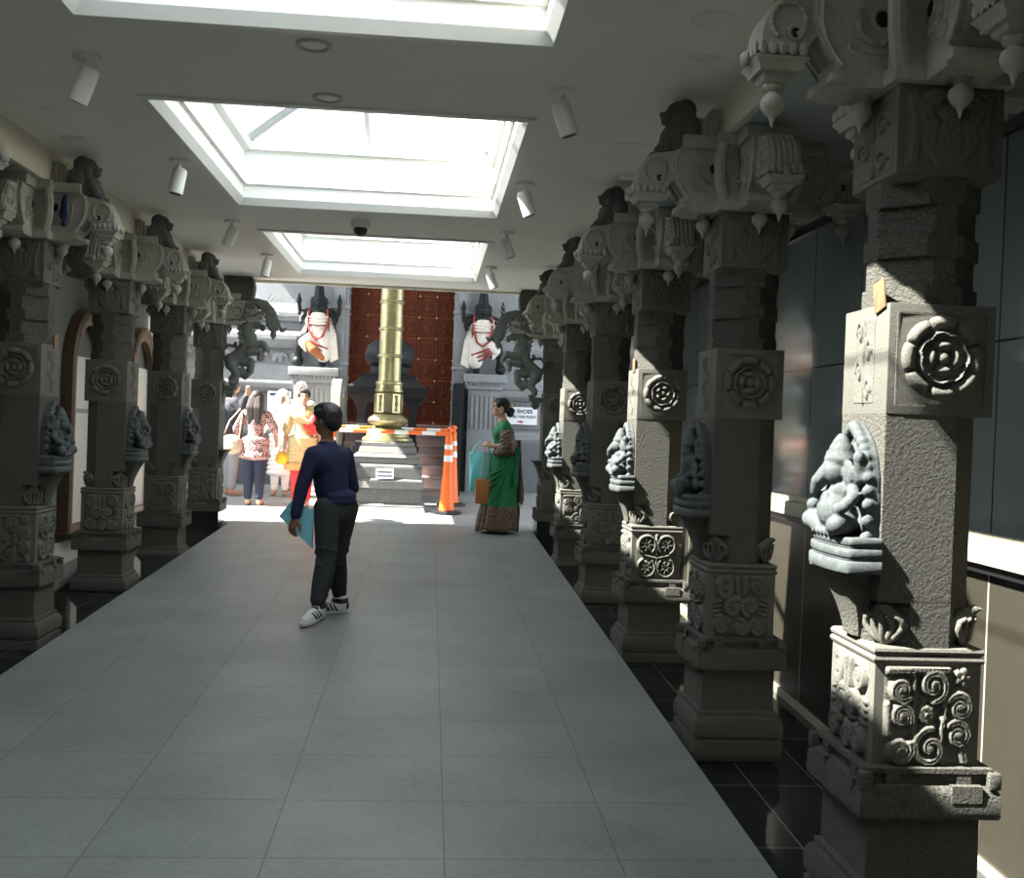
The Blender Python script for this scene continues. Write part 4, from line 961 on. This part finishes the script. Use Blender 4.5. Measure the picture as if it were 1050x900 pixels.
def hand(b, w, d, n, side=1, k=1., curl=.5):
    """palm, four bent fingers of unequal length and a thumb from the side of the palm; n = palm normal"""
    w, d, n = V(w), V(d).normalized(), V(n); n = (n - d*n.dot(d)).normalized(); t = d.cross(n)*side
    for q in (-.026,-.009,.009,.026): b.cap(w + t*q*.5*k + d*.012*k, w + t*q*k + d*.078*k, .0135*k, .0115*k, 8)
    for q, L in ((-.028,.052),(-.0095,.066),(.0095,.072),(.028,.064)):
        p = w + t*q*k + d*.080*k; a = 0; pts = [p]
        for f in (.44,.32,.24):
            a += curl; p = p + (d*math.cos(a) + n*math.sin(a))*L*f*k*1.15; pts.append(p)
        b.chain(pts, [.0098*k,.0092*k,.0085*k,.0072*k])
    p = w + t*.026*k + d*.024*k; dd = (t*.75 + d*.7 + n*.25).normalized()
    p1 = p + dd*.036*k; p2 = p1 + (d*.85 + n*.45 + t*.1).normalized()*.030*k; p3 = p2 + (d*.8+n*.6-t*.1).normalized()*.022*k
    b.chain([p, p1, p2, p3], [.0135*k,.0115*k,.0100*k,.008*k])
def shoe(parent, heel, toe, up, k=1., stripes=True):
    """trainer from heel to toe; built lying along +Y then turned"""
    heel, toe = V(heel), V(toe); L = (toe-heel).length; y = (toe-heel).normalized(); z = (V(up) - y*V(up).dot(y)).normalized(); x = y.cross(z)
    R = Matrix((x, y, z)).transposed().to_4x4(); T = Matrix.Translation(heel) @ R; q = L/.25
    u = MB(); u.chain([(0,.04,.045),(0,.13,.045),(0,.205,.032)],[.040,.042,.034]); u.chain([(0,.04,.05),(0,.035,.095)],[.04,.042]); u.ell((0,.12,.055),(.036,.08,.04))
    up_ = fuse(u.xf(Matrix.Diagonal((k,q,k,1))).xf(T), .007, 2, 'shoe_upper')
    sh = part('shoe', up_, 'shoe_w', parent)
    s = MB(); rings = []
    for zz, e in ((0,.0),(.006,.004),(.022,.005),(.03,.001)):
        rings.append([((.037+.006*math.sin(a*1)+e)*math.cos(a)*(1.05 if math.sin(a) > 0 else .9), .122+(.126+e)*math.sin(a), zz + .012*max(0, math.sin(a)-.6)) for a in np.linspace(0, 2*PI, 24, endpoint=False)])
    s.loop(rings); part('sole', s.xf(Matrix.Diagonal((k,q,k,1))).xf(T), 'shoe_w', sh, 40)
    o = MB(); o.loop([[((.036)*math.cos(a), .122+.122*math.sin(a), zz) for a in np.linspace(0, 2*PI, 20, endpoint=False)] for zz in (-.006,.001)]); part('outsole', o.xf(Matrix.Diagonal((k,q,k,1))).xf(T), 'shoe_k', sh, 40)
    c = MB(); c.lathe([(.046,.078),(.048,.10),(.044,.112),(.036,.113)], (0,.036,0), 16); c.ell((0,-.003,.06),(.03,.012,.03)); c.ell((0,.085,.088),(.024,.045,.014),Matrix.Rotation(-.45,3,'X'))
    part('collar', c.xf(Matrix.Diagonal((k,q,k,1))).xf(T), 'shoe_k', sh, 60)
    for s_ in (-1,1):
        for j in range(3): part('stripe', MB().tube([(s_*.0435,.075+.026*j,.03),(s_*.040,.090+.026*j,.058),(s_*.026,.10+.026*j,.078)],[.006,.006,.004],6).xf(Matrix.Diagonal((k,q,k,1))).xf(T), 'shoe_k', sh, 70)
    return sh

# --- the boy walking away to the left
BO = V((-.65, 7.3, S*7.3)); boy = empty('person', BO)
H_ = V((-.055,.0,1.375)); HR = frame(D(62), D(-4), D(3)); KB = .98
NK = V((-.045,.0,1.20)); SHL, SHR = V((-.130,-.105,1.135)), V((.070,.105,1.135)); CH = V((-.03,0,1.10)); WA = V((-.005,0,.90)); PE = V((.032,0,.80))
HPL, HPR = V((-.025,-.055,.765)), V((.085,.05,.765)); KNL, KNR = V((-.015,-.10,.43)), V((.035,.075,.44)); ANL, ANR = V((-.055,-.185,.125)), V((.055,.215,.115))
EBL, WRL = V((-.195,-.135,.91)), V((-.228,-.155,.715)); EBR, WRR = V((.125,.155,.90)), V((.02,.24,.80))
b = MB(); head(b, H_, HR, KB); b.chain([NK, H_-V((0,0,.05))],[.043,.044]); b.chain([NK-V((0,0,.02)), CH, WA, PE],[.075,.105,.095,.11])
for sh_, el_, wr_ in ((SHL,EBL,WRL),(SHR,EBR,WRR)): b.chain([NK-V((0,0,.05)), sh_, el_, wr_],[.06,.045,.034,.024])
for hp, kn, an in ((HPL,KNL,ANL),(HPR,KNR,ANR)): b.chain([hp, kn, an],[.082,.055,.036])
hand(b, WRL, (-.25,-.05,-1), (.5,.75,0), 1, .95, .42); hand(b, WRR, (-.8,.3,-.2), (0,.2,-1), -1, .95, .5)
for an, tv in ((ANL,V((-.03,-.04,-.06))),(ANR,V((-.06,-.01,-.06)))): b.chain([an, an+tv],[.034,.025])
part('body', fuse(b, .0065, 3, 'body'), 'skin_boy', boy)
h = MB(); P = lambda *p: H_ + HR @ (V(p)*KB)
h.ell(P(0,-.020,.034),(.083,.098,.090),HR); h.ell(P(0,-.062,-.01),(.070,.052,.075),HR); h.ell(P(0,.045,.078),(.064,.052,.040),HR); h.ell(P(0,0,.085),(.07,.085,.045),HR)
for s in (-1,1): h.ell(P(s*.066,-.02,.02),(.020,.05,.055),HR); h.ell(P(s*.064,.028,.05),(.02,.04,.034),HR)
part('hair', fuse(h, .006, 2, 'hair'), 'hair', boy)
c = MB(); c.chain([NK-V((0,0,.03)), CH, WA],[.082,.124,.122]); c.ell(PE+V((0,0,.055)),(.137,.130,.06)); c.ell(PE+V((0,0,.018)),(.142,.134,.042)); c.ell(NK-V((0,0,.035)),(.09,.09,.05))
for sh_, el_, wr_ in ((SHL,EBL,WRL),(SHR,EBR,WRR)): c.chain([NK-V((0,0,.055)), sh_, el_, el_+(wr_-el_)*.93],[.072,.061,.050,.039])

for u_ in (-.06,.06): c.ell(CH+V((u_*.64,u_*.75,-.01)),(.105,.105,.12))
sh = part('navy_jersey', fuse(c, .0085, 3, 'jersey'), 'navy', boy)
part('collar_band', MB().tube([NK+V((.052*math.cos(a),.052*math.sin(a),.018+.012*math.sin(a+.7))) for a in np.linspace(0,2*PI,20)], .009, 6), 'navy', sh, 70)
t = MB(); t.chain([PE+V((0,0,.03)), PE-V((0,0,.06))],[.118,.126])
for hp, kn, an in ((HPL,KNL,ANL),(HPR,KNR,ANR)):
    t.chain([hp, hp*.5+kn*.5, kn, kn*.5+an*.5, an+V((0,0,.035))],[.098,.086,.072,.070,.054]); t.chain([an+V((0,0,.04)), an+V((0,0,.015))],[.046,.043])
    for k, (z_o, rr) in enumerate(((.09,.082),(.035,.084),(-.05,.078),(-.15,.069),(-.24,.062))): 
        q = kn + (an-kn)*max(0,-z_o/.33) + (hp-kn)*max(0,z_o/.33); t.ell(q, (rr*1.06,rr*1.06,.020), frame(.4*k,.45*(-1)**k,.25))
part('joggers', fuse(t, .0085, 2, 'joggers'), 'jogger', boy)
for an in (ANL, ANR): part('sock', MB().cap(an+V((0,0,.02)), an-V((0,0,.035)), .040, .042), 'white_cl', boy, 60)
shoe(boy, ANL+V((.045,.05,-.085)), ANL+V((-.095,-.135,-.128)), (.12,.10,1), .98)
shoe(boy, ANR+V((.06,-.01,-.112)), ANR+V((-.185,-.065,-.120)), (0,0,1), .98)
part('bracelet', MB().tube([WRL+V((.029*math.cos(a),.029*math.sin(a),.012)) for a in np.linspace(0,2*PI,14)], .004, 6), 'red', boy, 60)
tag(boy, 'boy in navy jersey and dark joggers walking away, looking left, trainers on his feet', 'person')
fo = MB(); pl = [(-.135,.055),(-.055,.165),(.085,.10),(.085,-.16)]
f0 = fo.prism(pl, (0,.0,0), (1,.22,0), (0,0,1), (.004,.012,0)).mesh('folder', 30)
fo = link('plastic_folder', f0, 'folder', None, BO+WRL+V((.028,.035,-.06))); tag(fo, 'light blue plastic folder held in the walking boy\'s left hand', 'folder')
part('folder_edge', MB().tube([(-.135,-.035,.055),(-.055,-.016,.165)],.005,6), 'folder', fo, 60)

# --- the woman in the green sari, in profile to the left
WO = V((.82, 11.92, S*11.92)); wo = empty('person', WO); K = .95
hc = V((-.015,0,1.435)); HR = frame(D(90), D(0)); b = MB(); head(b, hc, HR, 1.0); 
nk = V((.02,0,1.29)); b.chain([nk, hc-V((-.008,0,.04))],[.045,.042]); b.chain([nk-V((0,0,.03)), V((.03,0,1.17)), V((.045,0,1.0)), V((.05,0,.86)), V((.06,0,.78))],[.07,.10,.095,.11,.12])
el = []
for s in (-1,1):
    sh_, e_, w_ = V((.045,s*.145,1.22)), V((.085,s*.175,.985)), V((-.115,s*.075,1.0)); el.append((sh_,e_,w_)); b.chain([nk-V((0,0,.07)), sh_, e_, w_],[.06,.048,.040,.026])
    hand(b, w_, (-1,-s*.55,.25), (0,-s*1,-.4), s, .92, .65)
    b.chain([V((.06,s*.07,.76)), V((.03,s*.075,.42)), V((.03,s*.075,.09))],[.09,.06,.04]); b.chain([V((.04,s*.075,.05)), V((-.10,s*.08,.03))],[.036,.026])
part('body', fuse(b, .008, 3, 'body'), 'skin_fair', wo); eyes(hc, HR, 1.0, wo)
h = MB(); P = lambda *p: hc + HR @ V(p)
h.ell(P(0,-.025,.035),(.082,.094,.086),HR); h.ell(P(0,-.07,-.005),(.068,.05,.065),HR); h.ell(P(0,.03,.082),(.058,.05,.032),HR); h.ell(P(0,-.118,-.045),(.052,.048,.062),HR)
for s in (-1,1): h.ell(P(s*.066,.01,.035),(.02,.045,.045),HR)
part('hair', fuse(h, .008, 2, 'hair'), 'hair', wo)
f = MB(); 
for k in range(8): f.ell(P(.03*math.cos(k),-.115+.03*math.sin(k*2.1),.012+.006*(k%3)),(.016,.016,.012),None,8,6)
part('hair_flowers', f, 'yellow_bag', wo, 60)
for s in (-1,1): part('earring', MB().ell(P(s*.08,-.004,-.052),(.008,.008,.012),None,8,6), 'steel', wo, 60)
# blouse and sari body
c = MB(); c.chain([nk-V((-.005,0,.05)), V((.03,0,1.16)), V((.045,0,1.0)), V((.055,0,.88)), V((.06,0,.78))],[.078,.118,.115,.13,.145])
c.ell((-.02,0,1.13),(.085,.125,.085))
for s in (-1,1): c.chain([nk-V((0,0,.08)), el[0 if s < 0 else 1][0], el[0 if s < 0 else 1][0]*.45+el[0 if s < 0 else 1][1]*.55],[.07,.066,.058])
part('green_sari_bodice', fuse(c, .011, 3, 'bodice'), 'green', wo)
sk = MB(); rings = []; bd = MB(); rb = []
for i in range(26):
    q = i/25; z = .90 - .865*q; rx = .150 + .075*q**1.4 + .02*math.sin(q*PI); ry = .155 + .05*q; cx = .06 - .045*q**1.3; ring = []
    for j in range(72):
        a = 2*PI*j/72; fr_ = max(0, -math.cos(a)); w = .012*q*math.sin(a*9+q*1.5) + .020*q*fr_*math.sin(a*22) + .006*math.sin(a*3 + q*16 + 2*math.cos(a))*(1-q*.4)
        ring.append((cx + (rx+w)*math.cos(a) - .04*q*q*fr_, (ry+w)*math.sin(a), z + .012*q*math.sin(a*5)))
    (rings if i <= 17 else rb).append(ring)
    if i == 17: rb.append(ring)
sk.loop(rings, cap0=True, cap1=False); bd.loop(rb, cap0=False, cap1=True)
s_ = part('sari_skirt', sk, 'green', wo, 175); part('brocade_border', bd, 'sari_brown', s_, 175, label='brown and gold brocade hem')
# brocade pallu over the near shoulder, round the arm and hanging behind
pm = MB(); sh_, e_, w_ = el[0]
pm.chain([sh_*.62+e_*.38, e_+V((0,0,.03)), e_*.72+w_*.28+V((0,0,-.02))],[.080,.084,.066])
pm.chain([e_+V((.01,.0,-.02)), V((.0,-.15,.93)), V((-.045,-.10,.92))],[.070,.062,.045]); pm.chain([e_+V((0,.02,0)), V((.15,-.09,1.02)), V((.19,.0,.98))],[.075,.06,.05])
for k in range(4):
    q = k/3; p0 = sh_.lerp(e_, .30+.55*q); pm.tube([p0+V((.078,.01,.05)), p0+V((.03,-.082,.015)), p0+V((-.05,-.062,-.035)), p0+V((-.085,-.01,-.06))], [.010,.017,.016,.008], 6)
part('pallu_wrap', fuse(pm, .009, 1, 'wrap'), 'sari_brown', wo, label='brown and gold brocade end wrapped round the arm')
pm = MB()
for k in range(5): pm.tube([V((-.075+.012*k,-.02-.022*k,1.20-.012*k)), V((-.01+.03*k,-.115-.008*k,1.12)), V((.09+.02*k,-.135,1.0-.01*k))], .012, 6)
part('draped_folds', pm, 'green', wo, 70)
pm = MB()
for k in range(6): pm.tube([V((.13-.01*k,-.16-.004*k,.88-.02*k)), V((.02-.01*k,-.195,.74-.055*k)), V((-.12,-.13,.66-.075*k))], .012, 6)
part('skirt_folds', pm, 'green', wo, 70)
pm = MB(); g = []
for i in range(24):
    q = i/23; z = 1.05 - .70*q; row = []
    for j in range(17):
        u = j/16; row.append((.215 + .03*q + .018*math.sin(u*14+q*2) + .05*u*math.sin(q*1.2), -.13 + .24*u + .02*math.sin(q*5), z + .02*math.sin(u*9)))
    g.append(row)
pm.loop(g, closed_u=False, cap0=False, cap1=False); pl_ = part('hanging_pallu', pm, 'sari_brown', wo, 175, label='brown brocade pallu hanging behind'); so_ = pl_.modifiers.new('s','SOLIDIFY'); so_.thickness = .008
pm = MB(); g = []
for i in range(20):
    q = i/19; z = 1.0 - .46*q; row = []
    for j in range(9):
        u = j/8; row.append((.165 + .05*u + .012*math.sin(u*9+q*3), -.165 + .012*math.sin(q*4) + .02*u, z))
    g.append(row)
pm.loop(g, closed_u=False, cap0=False, cap1=False); pl_ = part('green_side_fold', pm, 'green', wo, 175); so_ = pl_.modifiers.new('s','SOLIDIFY'); so_.thickness = .01
fr_ = MB()
for k in range(14): fr_.tube([(.245+.012*math.sin(k*2),-.12+.017*k,.36),(.25+.012*math.sin(k*2.6),-.12+.017*k,.30)],[.005,.003],5)
part('fringe', fr_, 'cloth_white', pl_, 60)
for s in (0,1): part('bangle', MB().tube([el[s][2]+V((.02,.033*math.cos(a),.033*math.sin(a))) for a in np.linspace(0,2*PI,16)], .005, 6), 'steel', wo, 60)
part('sandal', MB().box(-.12,.07,-.125,-.035,-.002,.02,.006), 'shoe_k', wo); part('sandal', MB().box(-.10,.09,.035,.125,-.002,.02,.006), 'shoe_k', wo)
tag(wo, 'woman in a green silk sari with brown brocade border, standing in profile facing left', 'person')
# her two bags
bg_ = MB(); rings = []
for i in range(14):
    q = i/13; w = .135*(1-.06*q); d_ = .065*math.sin(PI*(.12+.76*q)); rings.append([(w*math.cos(a)*(1 if abs(math.cos(a)) > .2 else .95), d_*math.sin(a)+.006*math.sin(a*5+q*7), -.12-.44*q+.012*math.sin(a*3)) for a in np.linspace(0,2*PI,24,endpoint=False)])
bg_.loop(rings)
for sx in (-1,1): bg_.tube([(sx*.10,0,-.14),(sx*.085,0,-.06),(sx*.03,0,-.0),(0,0,.012)],[.028,.022,.012,.008],8,.4)
o = link('carrier_bag', bg_.mesh('teal_bag', 60), 'teal', None, WO+V((-.21,.04,1.03))); tag(o, 'teal plastic carrier bag hanging from the hands of the woman in green', 'bag')
o = empty('tote_bag', WO+V((-.165,-.09,1.0))); m = MB().box(-.105,.105,-.035,.035,-.665,-.385,.012); part('pouch', m, 'brown_bag', o, 40)
for y in (-.028,.028): part('strap', MB().tube([(-.045,y,-.40),(-.03,y*.8,-.20),(-.01,y*.3,.0),(.015,y*.3,.0),(.03,y*.8,-.20),(.045,y,-.40)], .007, 6, .5), 'brown_bag', o, 60)
tag(o, 'tan brown tote bag with long straps held by the woman in green', 'bag')

# --- people in the sunlit court
def stander(loc, yaw, hgt, top, trs, skin='skin_fair', hair='hair', hem=.42, flare=.20, hairlen=0., legs=True, armL=None, armR=None, label='', topname='tunic', trsname='trousers', feet='skin_fair', sleeve=.8, bald=False, top2=None):
    """a standing adult facing local +Y turned by yaw; hem = height where the top ends (share of hgt)"""
    r = empty('person', loc, yaw); k = hgt/1.6; b = MB(); I = frame(0); sc = lambda *p: V(p)*k
    hc = sc(0,.01,1.49); head(b, hc, I, k*.95); nk = sc(0,0,1.34); b.chain([nk, hc-sc(0,0,.05)],[.045*k,.043*k]); b.chain([nk-sc(0,0,.03), sc(0,0,1.2), sc(0,0,1.02), sc(0,0,.88)],[.07*k,.10*k,.09*k,.11*k])
    arms = []
    for s, ov in ((-1, armL), (1, armR)):
        sh_ = sc(s*.155,0,1.27); e_, w_ = ov or (sc(s*.20,-.02,1.02), sc(s*.205,.05,.80)); arms.append((sh_, e_, w_)); b.chain([nk-sc(0,0,.07), sh_, e_, w_],[.055*k,.045*k,.036*k,.025*k])
        dd = (w_-e_).normalized(); hand(b, w_, dd, (-s,0,0) if abs(dd.z) > .5 else (0,0,-1), -s, k*.92, .45)
        b.chain([sc(s*.075,0,.82), sc(s*.08,.01,.46), sc(s*.08,0,.08)],[.09*k,.06*k,.04*k]); b.chain([sc(s*.08,-.01,.045), sc(s*.09,.13,.03)],[.038*k,.028*k])
    part('body', fuse(b, .0095, 3, 'body'), skin, r); eyes(hc, I, k*.95, r)
    h = MB(); P = lambda *p: hc + V(p)*k*.95
    h.ell(P(0,-.024,.035),(.083*k,.094*k,.086*k)); h.ell(P(0,-.065,-.005),(.07*k,.05*k,.07*k)); h.ell(P(0,.04,.084),(.06*k,.045*k,.03*k))
    for s in (-1,1): h.ell(P(s*.07,.0,.03),(.02*k,.05*k,.05*k))
    if hairlen > 0:
        for s in (-.05,-.02,.02,.05): h.chain([P(s,-.07,.0), P(s*1.5,-.105,-.14), P(s*1.3,-.10,-.14-hairlen)],[.05*k,.052*k,.026*k])
        for s in (-1,1): h.chain([P(s*.07,-.01,.03), P(s*.085,-.04,-.12)],[.03*k,.03*k])
    if hair: part('hair', fuse(h, .0095, 2, 'hair'), hair, r)
    if legs:
        t = MB(); t.chain([sc(0,0,.9), sc(0,0,.82)],[.12*k,.12*k])
        for s in (-1,1): t.chain([sc(s*.075,0,.82), sc(s*.08,.01,.46), sc(s*.08,0,.12)],[.105*k,.078*k,.055*k])
        part(trsname, fuse(t, .011, 2, 'trs'), trs, r)
    c = MB(); c.chain([nk-sc(0,0,.06), sc(0,0,1.19), sc(0,0,1.02), sc(0,0,.9)],[.08*k,.118*k,.112*k,.13*k]); c.ell(sc(0,.02,1.17),(.145*k,.10*k,.10*k))
    for sh_, e_, w_ in arms: c.chain([nk-sc(0,0,.08), sh_] + ([sh_*(1-sleeve*2)+e_*sleeve*2] if sleeve <= .5 else [e_, e_*(2-2*sleeve)+w_*(2*sleeve-1)]), [.072*k,.066*k,.06*k,.052*k])
    n = 9; z0, z1 = .92*k, hem*hgt
    for i in range(n):
        q = i/(n-1); ww = (.135 + (flare-.135)*q)*k
        c.ell((0,0,z0+(z1-z0)*q), (max(ww,.205*k),max(ww*.78,.155*k),.06*k))
    part(topname, fuse(c, .012, 3, 'top'), top, r)
    tag(r, label, 'person'); return r, k
def at(x, y): return V((x, y, S*y))
# speckled tunic, seen from behind
r, k = stander(at(-2.255, 13.86), D(-8), 1.50, 'print', 'jeans', hair='hair_brown', hem=.43, flare=.235, hairlen=.22, armL=(V((-.24,-.03,1.0)),V((-.26,.06,.84))), armR=(V((.25,.0,1.02)),V((.24,.14,.85))), label='woman in a speckled tunic and dark jeans seen from behind, long dark hair', topname='speckled_tunic', trsname='jeans', sleeve=.62)
b_ = MB(); b_.ell((0,0,0),(.15,.075,.125)); b_.ell((0,0,-.04),(.16,.08,.10))
sb = link('shoulder_bag', fuse(b_, .01, 2, 'bag'), 'tan_bag', None, at(-2.55, 13.78)+V((0,0,.80))); part('bag_strap', MB().tube([(-.11,0,.08),(-.03,.02,.30),(.10,.04,.46),(.13,.03,.40),(.10,.0,.08)], .010, 6), 'tan_bag', sb, 60)
tag(sb, 'beige shoulder bag on the left side of the woman in the speckled tunic', 'bag')
# gold and red salwar suit, facing the viewer
r, k = stander(at(-1.66, 14.0), D(188), 1.55, 'gold_silk', 'red', hair='hair_brown', hem=.34, flare=.215, hairlen=0, armL=(V((-.20,-.01,1.0)),V((-.22,.04,.78))), armR=(V((.21,-.02,1.0)),V((.235,.03,.76))), label='woman in a gold tunic and red trousers facing the viewer, partly behind the boy', topname='gold_tunic', trsname='red_salwar', sleeve=.55)
part('red_scarf', fuse(MB().chain([V((-.13,.05,1.17)),V((-.10,.10,1.08)),V((-.13,.09,.99))],[.05,.06,.05]).chain([V((-.03,.125,1.06)),V((-.13,.09,1.0))],[.035,.05]), .011, 2, 'scarf'), 'red', r)
part('gold_shawl', fuse(MB().chain([V((.16,.02,1.25)),V((.08,.105,1.17)),V((-.06,.125,1.10))],[.065,.05,.035]).chain([V((.15,-.02,1.26)),V((-.15,-.03,1.27))],[.07,.07]), .011, 2, 'shawl'), 'gold_silk', r)
part('orange_hem_band', MB().lathe([(.226,.475),(.230,.50),(.224,.56)], (0,0,0), 32, 1, .80), 'orange_hem', r, 60)
yb = empty('handbag', at(-1.90, 13.96)+V((0,0,.63))); part('pouch', fuse(MB().ell((0,0,0),(.10,.05,.085)).ell((0,0,-.03),(.105,.055,.06)), .008, 2, 'pouch'), 'yellow_bag', yb)
part('handle', MB().tube([(-.06,0,.06),(-.04,0,.15),(.02,0,.17),(.06,0,.07)], .008, 6), 'yellow_bag', yb, 60); tag(yb, 'small yellow handbag carried by the woman in gold and red', 'bag')
# person in white with a walking stick
r, k = stander(at(-2.10, 15.15), D(178), 1.50, 'white_cl', 'white_cl', hair=None, hem=.22, flare=.22, armR=(V((.22,.0,1.02)),V((.26,.16,.88))), label='person dressed and veiled all in white holding a walking stick, in the sun', topname='white_robe', sleeve=.9)
v_ = MB(); hc = V((0,.01,1.49))*k; v_.ell(hc+V((0,-.028,.03)),(.098,.10,.10)); v_.chain([hc+V((0,-.05,-.02)), V((0,-.05,1.2))],[.10,.15]); 
for s in (-1,1): v_.chain([hc+V((s*.07,.0,.02)), V((s*.10,.05,1.22))],[.04,.06])
part('white_veil', fuse(v_, .011, 2, 'veil'), 'white_cl', r)
ws = link('walking_stick', MB().tube([(0,0,.0),(.03,-.02,.84),(.03,.02,.875),(.03,.07,.87)],[.010,.011,.011,.011],8).mesh('stick', 60), 'dark', None, at(-2.40, 14.97)); tag(ws, 'thin dark walking stick held by the person in white', 'walking stick')
# white-haired person behind
stander(at(-1.93, 15.9), D(165), 1.64, 'white_cl', 'grey_trs', hair='hair_white', hem=.46, flare=.17, label='white-haired person in white just behind the woman in gold', topname='white_shirt', sleeve=.5)
# dark-clothed person partly hidden by the end pillar
stander(at(-2.78, 15.0), D(-60), 1.66, 'shirt_dark', 'grey_trs', hair='hair', hem=.50, flare=.16, armR=(V((.22,.06,1.20)),V((.28,.10,1.42))), label='person in a dark jacket and grey trousers half hidden behind the left end pillar', topname='dark_jacket', sleeve=.9)
SKYS, SUNS, EXPO = 2.2, 21.0, 1.0
# ------------------------------------------------------------------ light, camera
W = bpy.data.worlds.new('sky'); SC.world = W; W.use_nodes = True
bg = W.node_tree.nodes['Background']; bg.inputs['Color'].default_value = (.86, .93, 1.0, 1); bg.inputs['Strength'].default_value = SKYS
L = bpy.data.lights.new('sun', 'SUN'); L.energy = SUNS; L.angle = D(.55); L.color = (1, .95, .86)
so = bpy.data.objects.new('sun', L); COL.objects.link(so); so.rotation_euler = Vector((1, .13, -1.21)).to_track_quat('-Z', 'Y').to_euler()
F, VX, VY, ROLL = 1070., 440., 434., .0376
d = Vector(((VX-525)/F, -(VY-450)/F, -1)).normalized(); xw = Vector((1, -ROLL, 0)); xw = (xw - d*xw.dot(d)).normalized(); zw = xw.cross(d)
cam = bpy.data.cameras.new('camera'); co = bpy.data.objects.new('camera', cam); COL.objects.link(co); SC.camera = co
cam.sensor_fit = 'HORIZONTAL'; cam.sensor_width = 36; cam.lens = F/1050*36; cam.clip_start = .05
co.matrix_world = Matrix.Translation((0, 0, CAMZ)) @ Matrix((xw, d, zw)).to_4x4()
SC.view_settings.view_transform = 'Standard'; SC.view_settings.look = 'None'; SC.view_settings.gamma = 1; SC.view_settings.use_curve_mapping = False
SC.view_settings.exposure = EXPO
SC.cycles.max_bounces = 10; SC.cycles.diffuse_bounces = 6; SC.cycles.transparent_max_bounces = 12; SC.cycles.caustics_reflective = False; SC.cycles.caustics_refractive = False
SC.cycles.use_denoising = True; SC.cycles.sample_clamp_indirect = 4
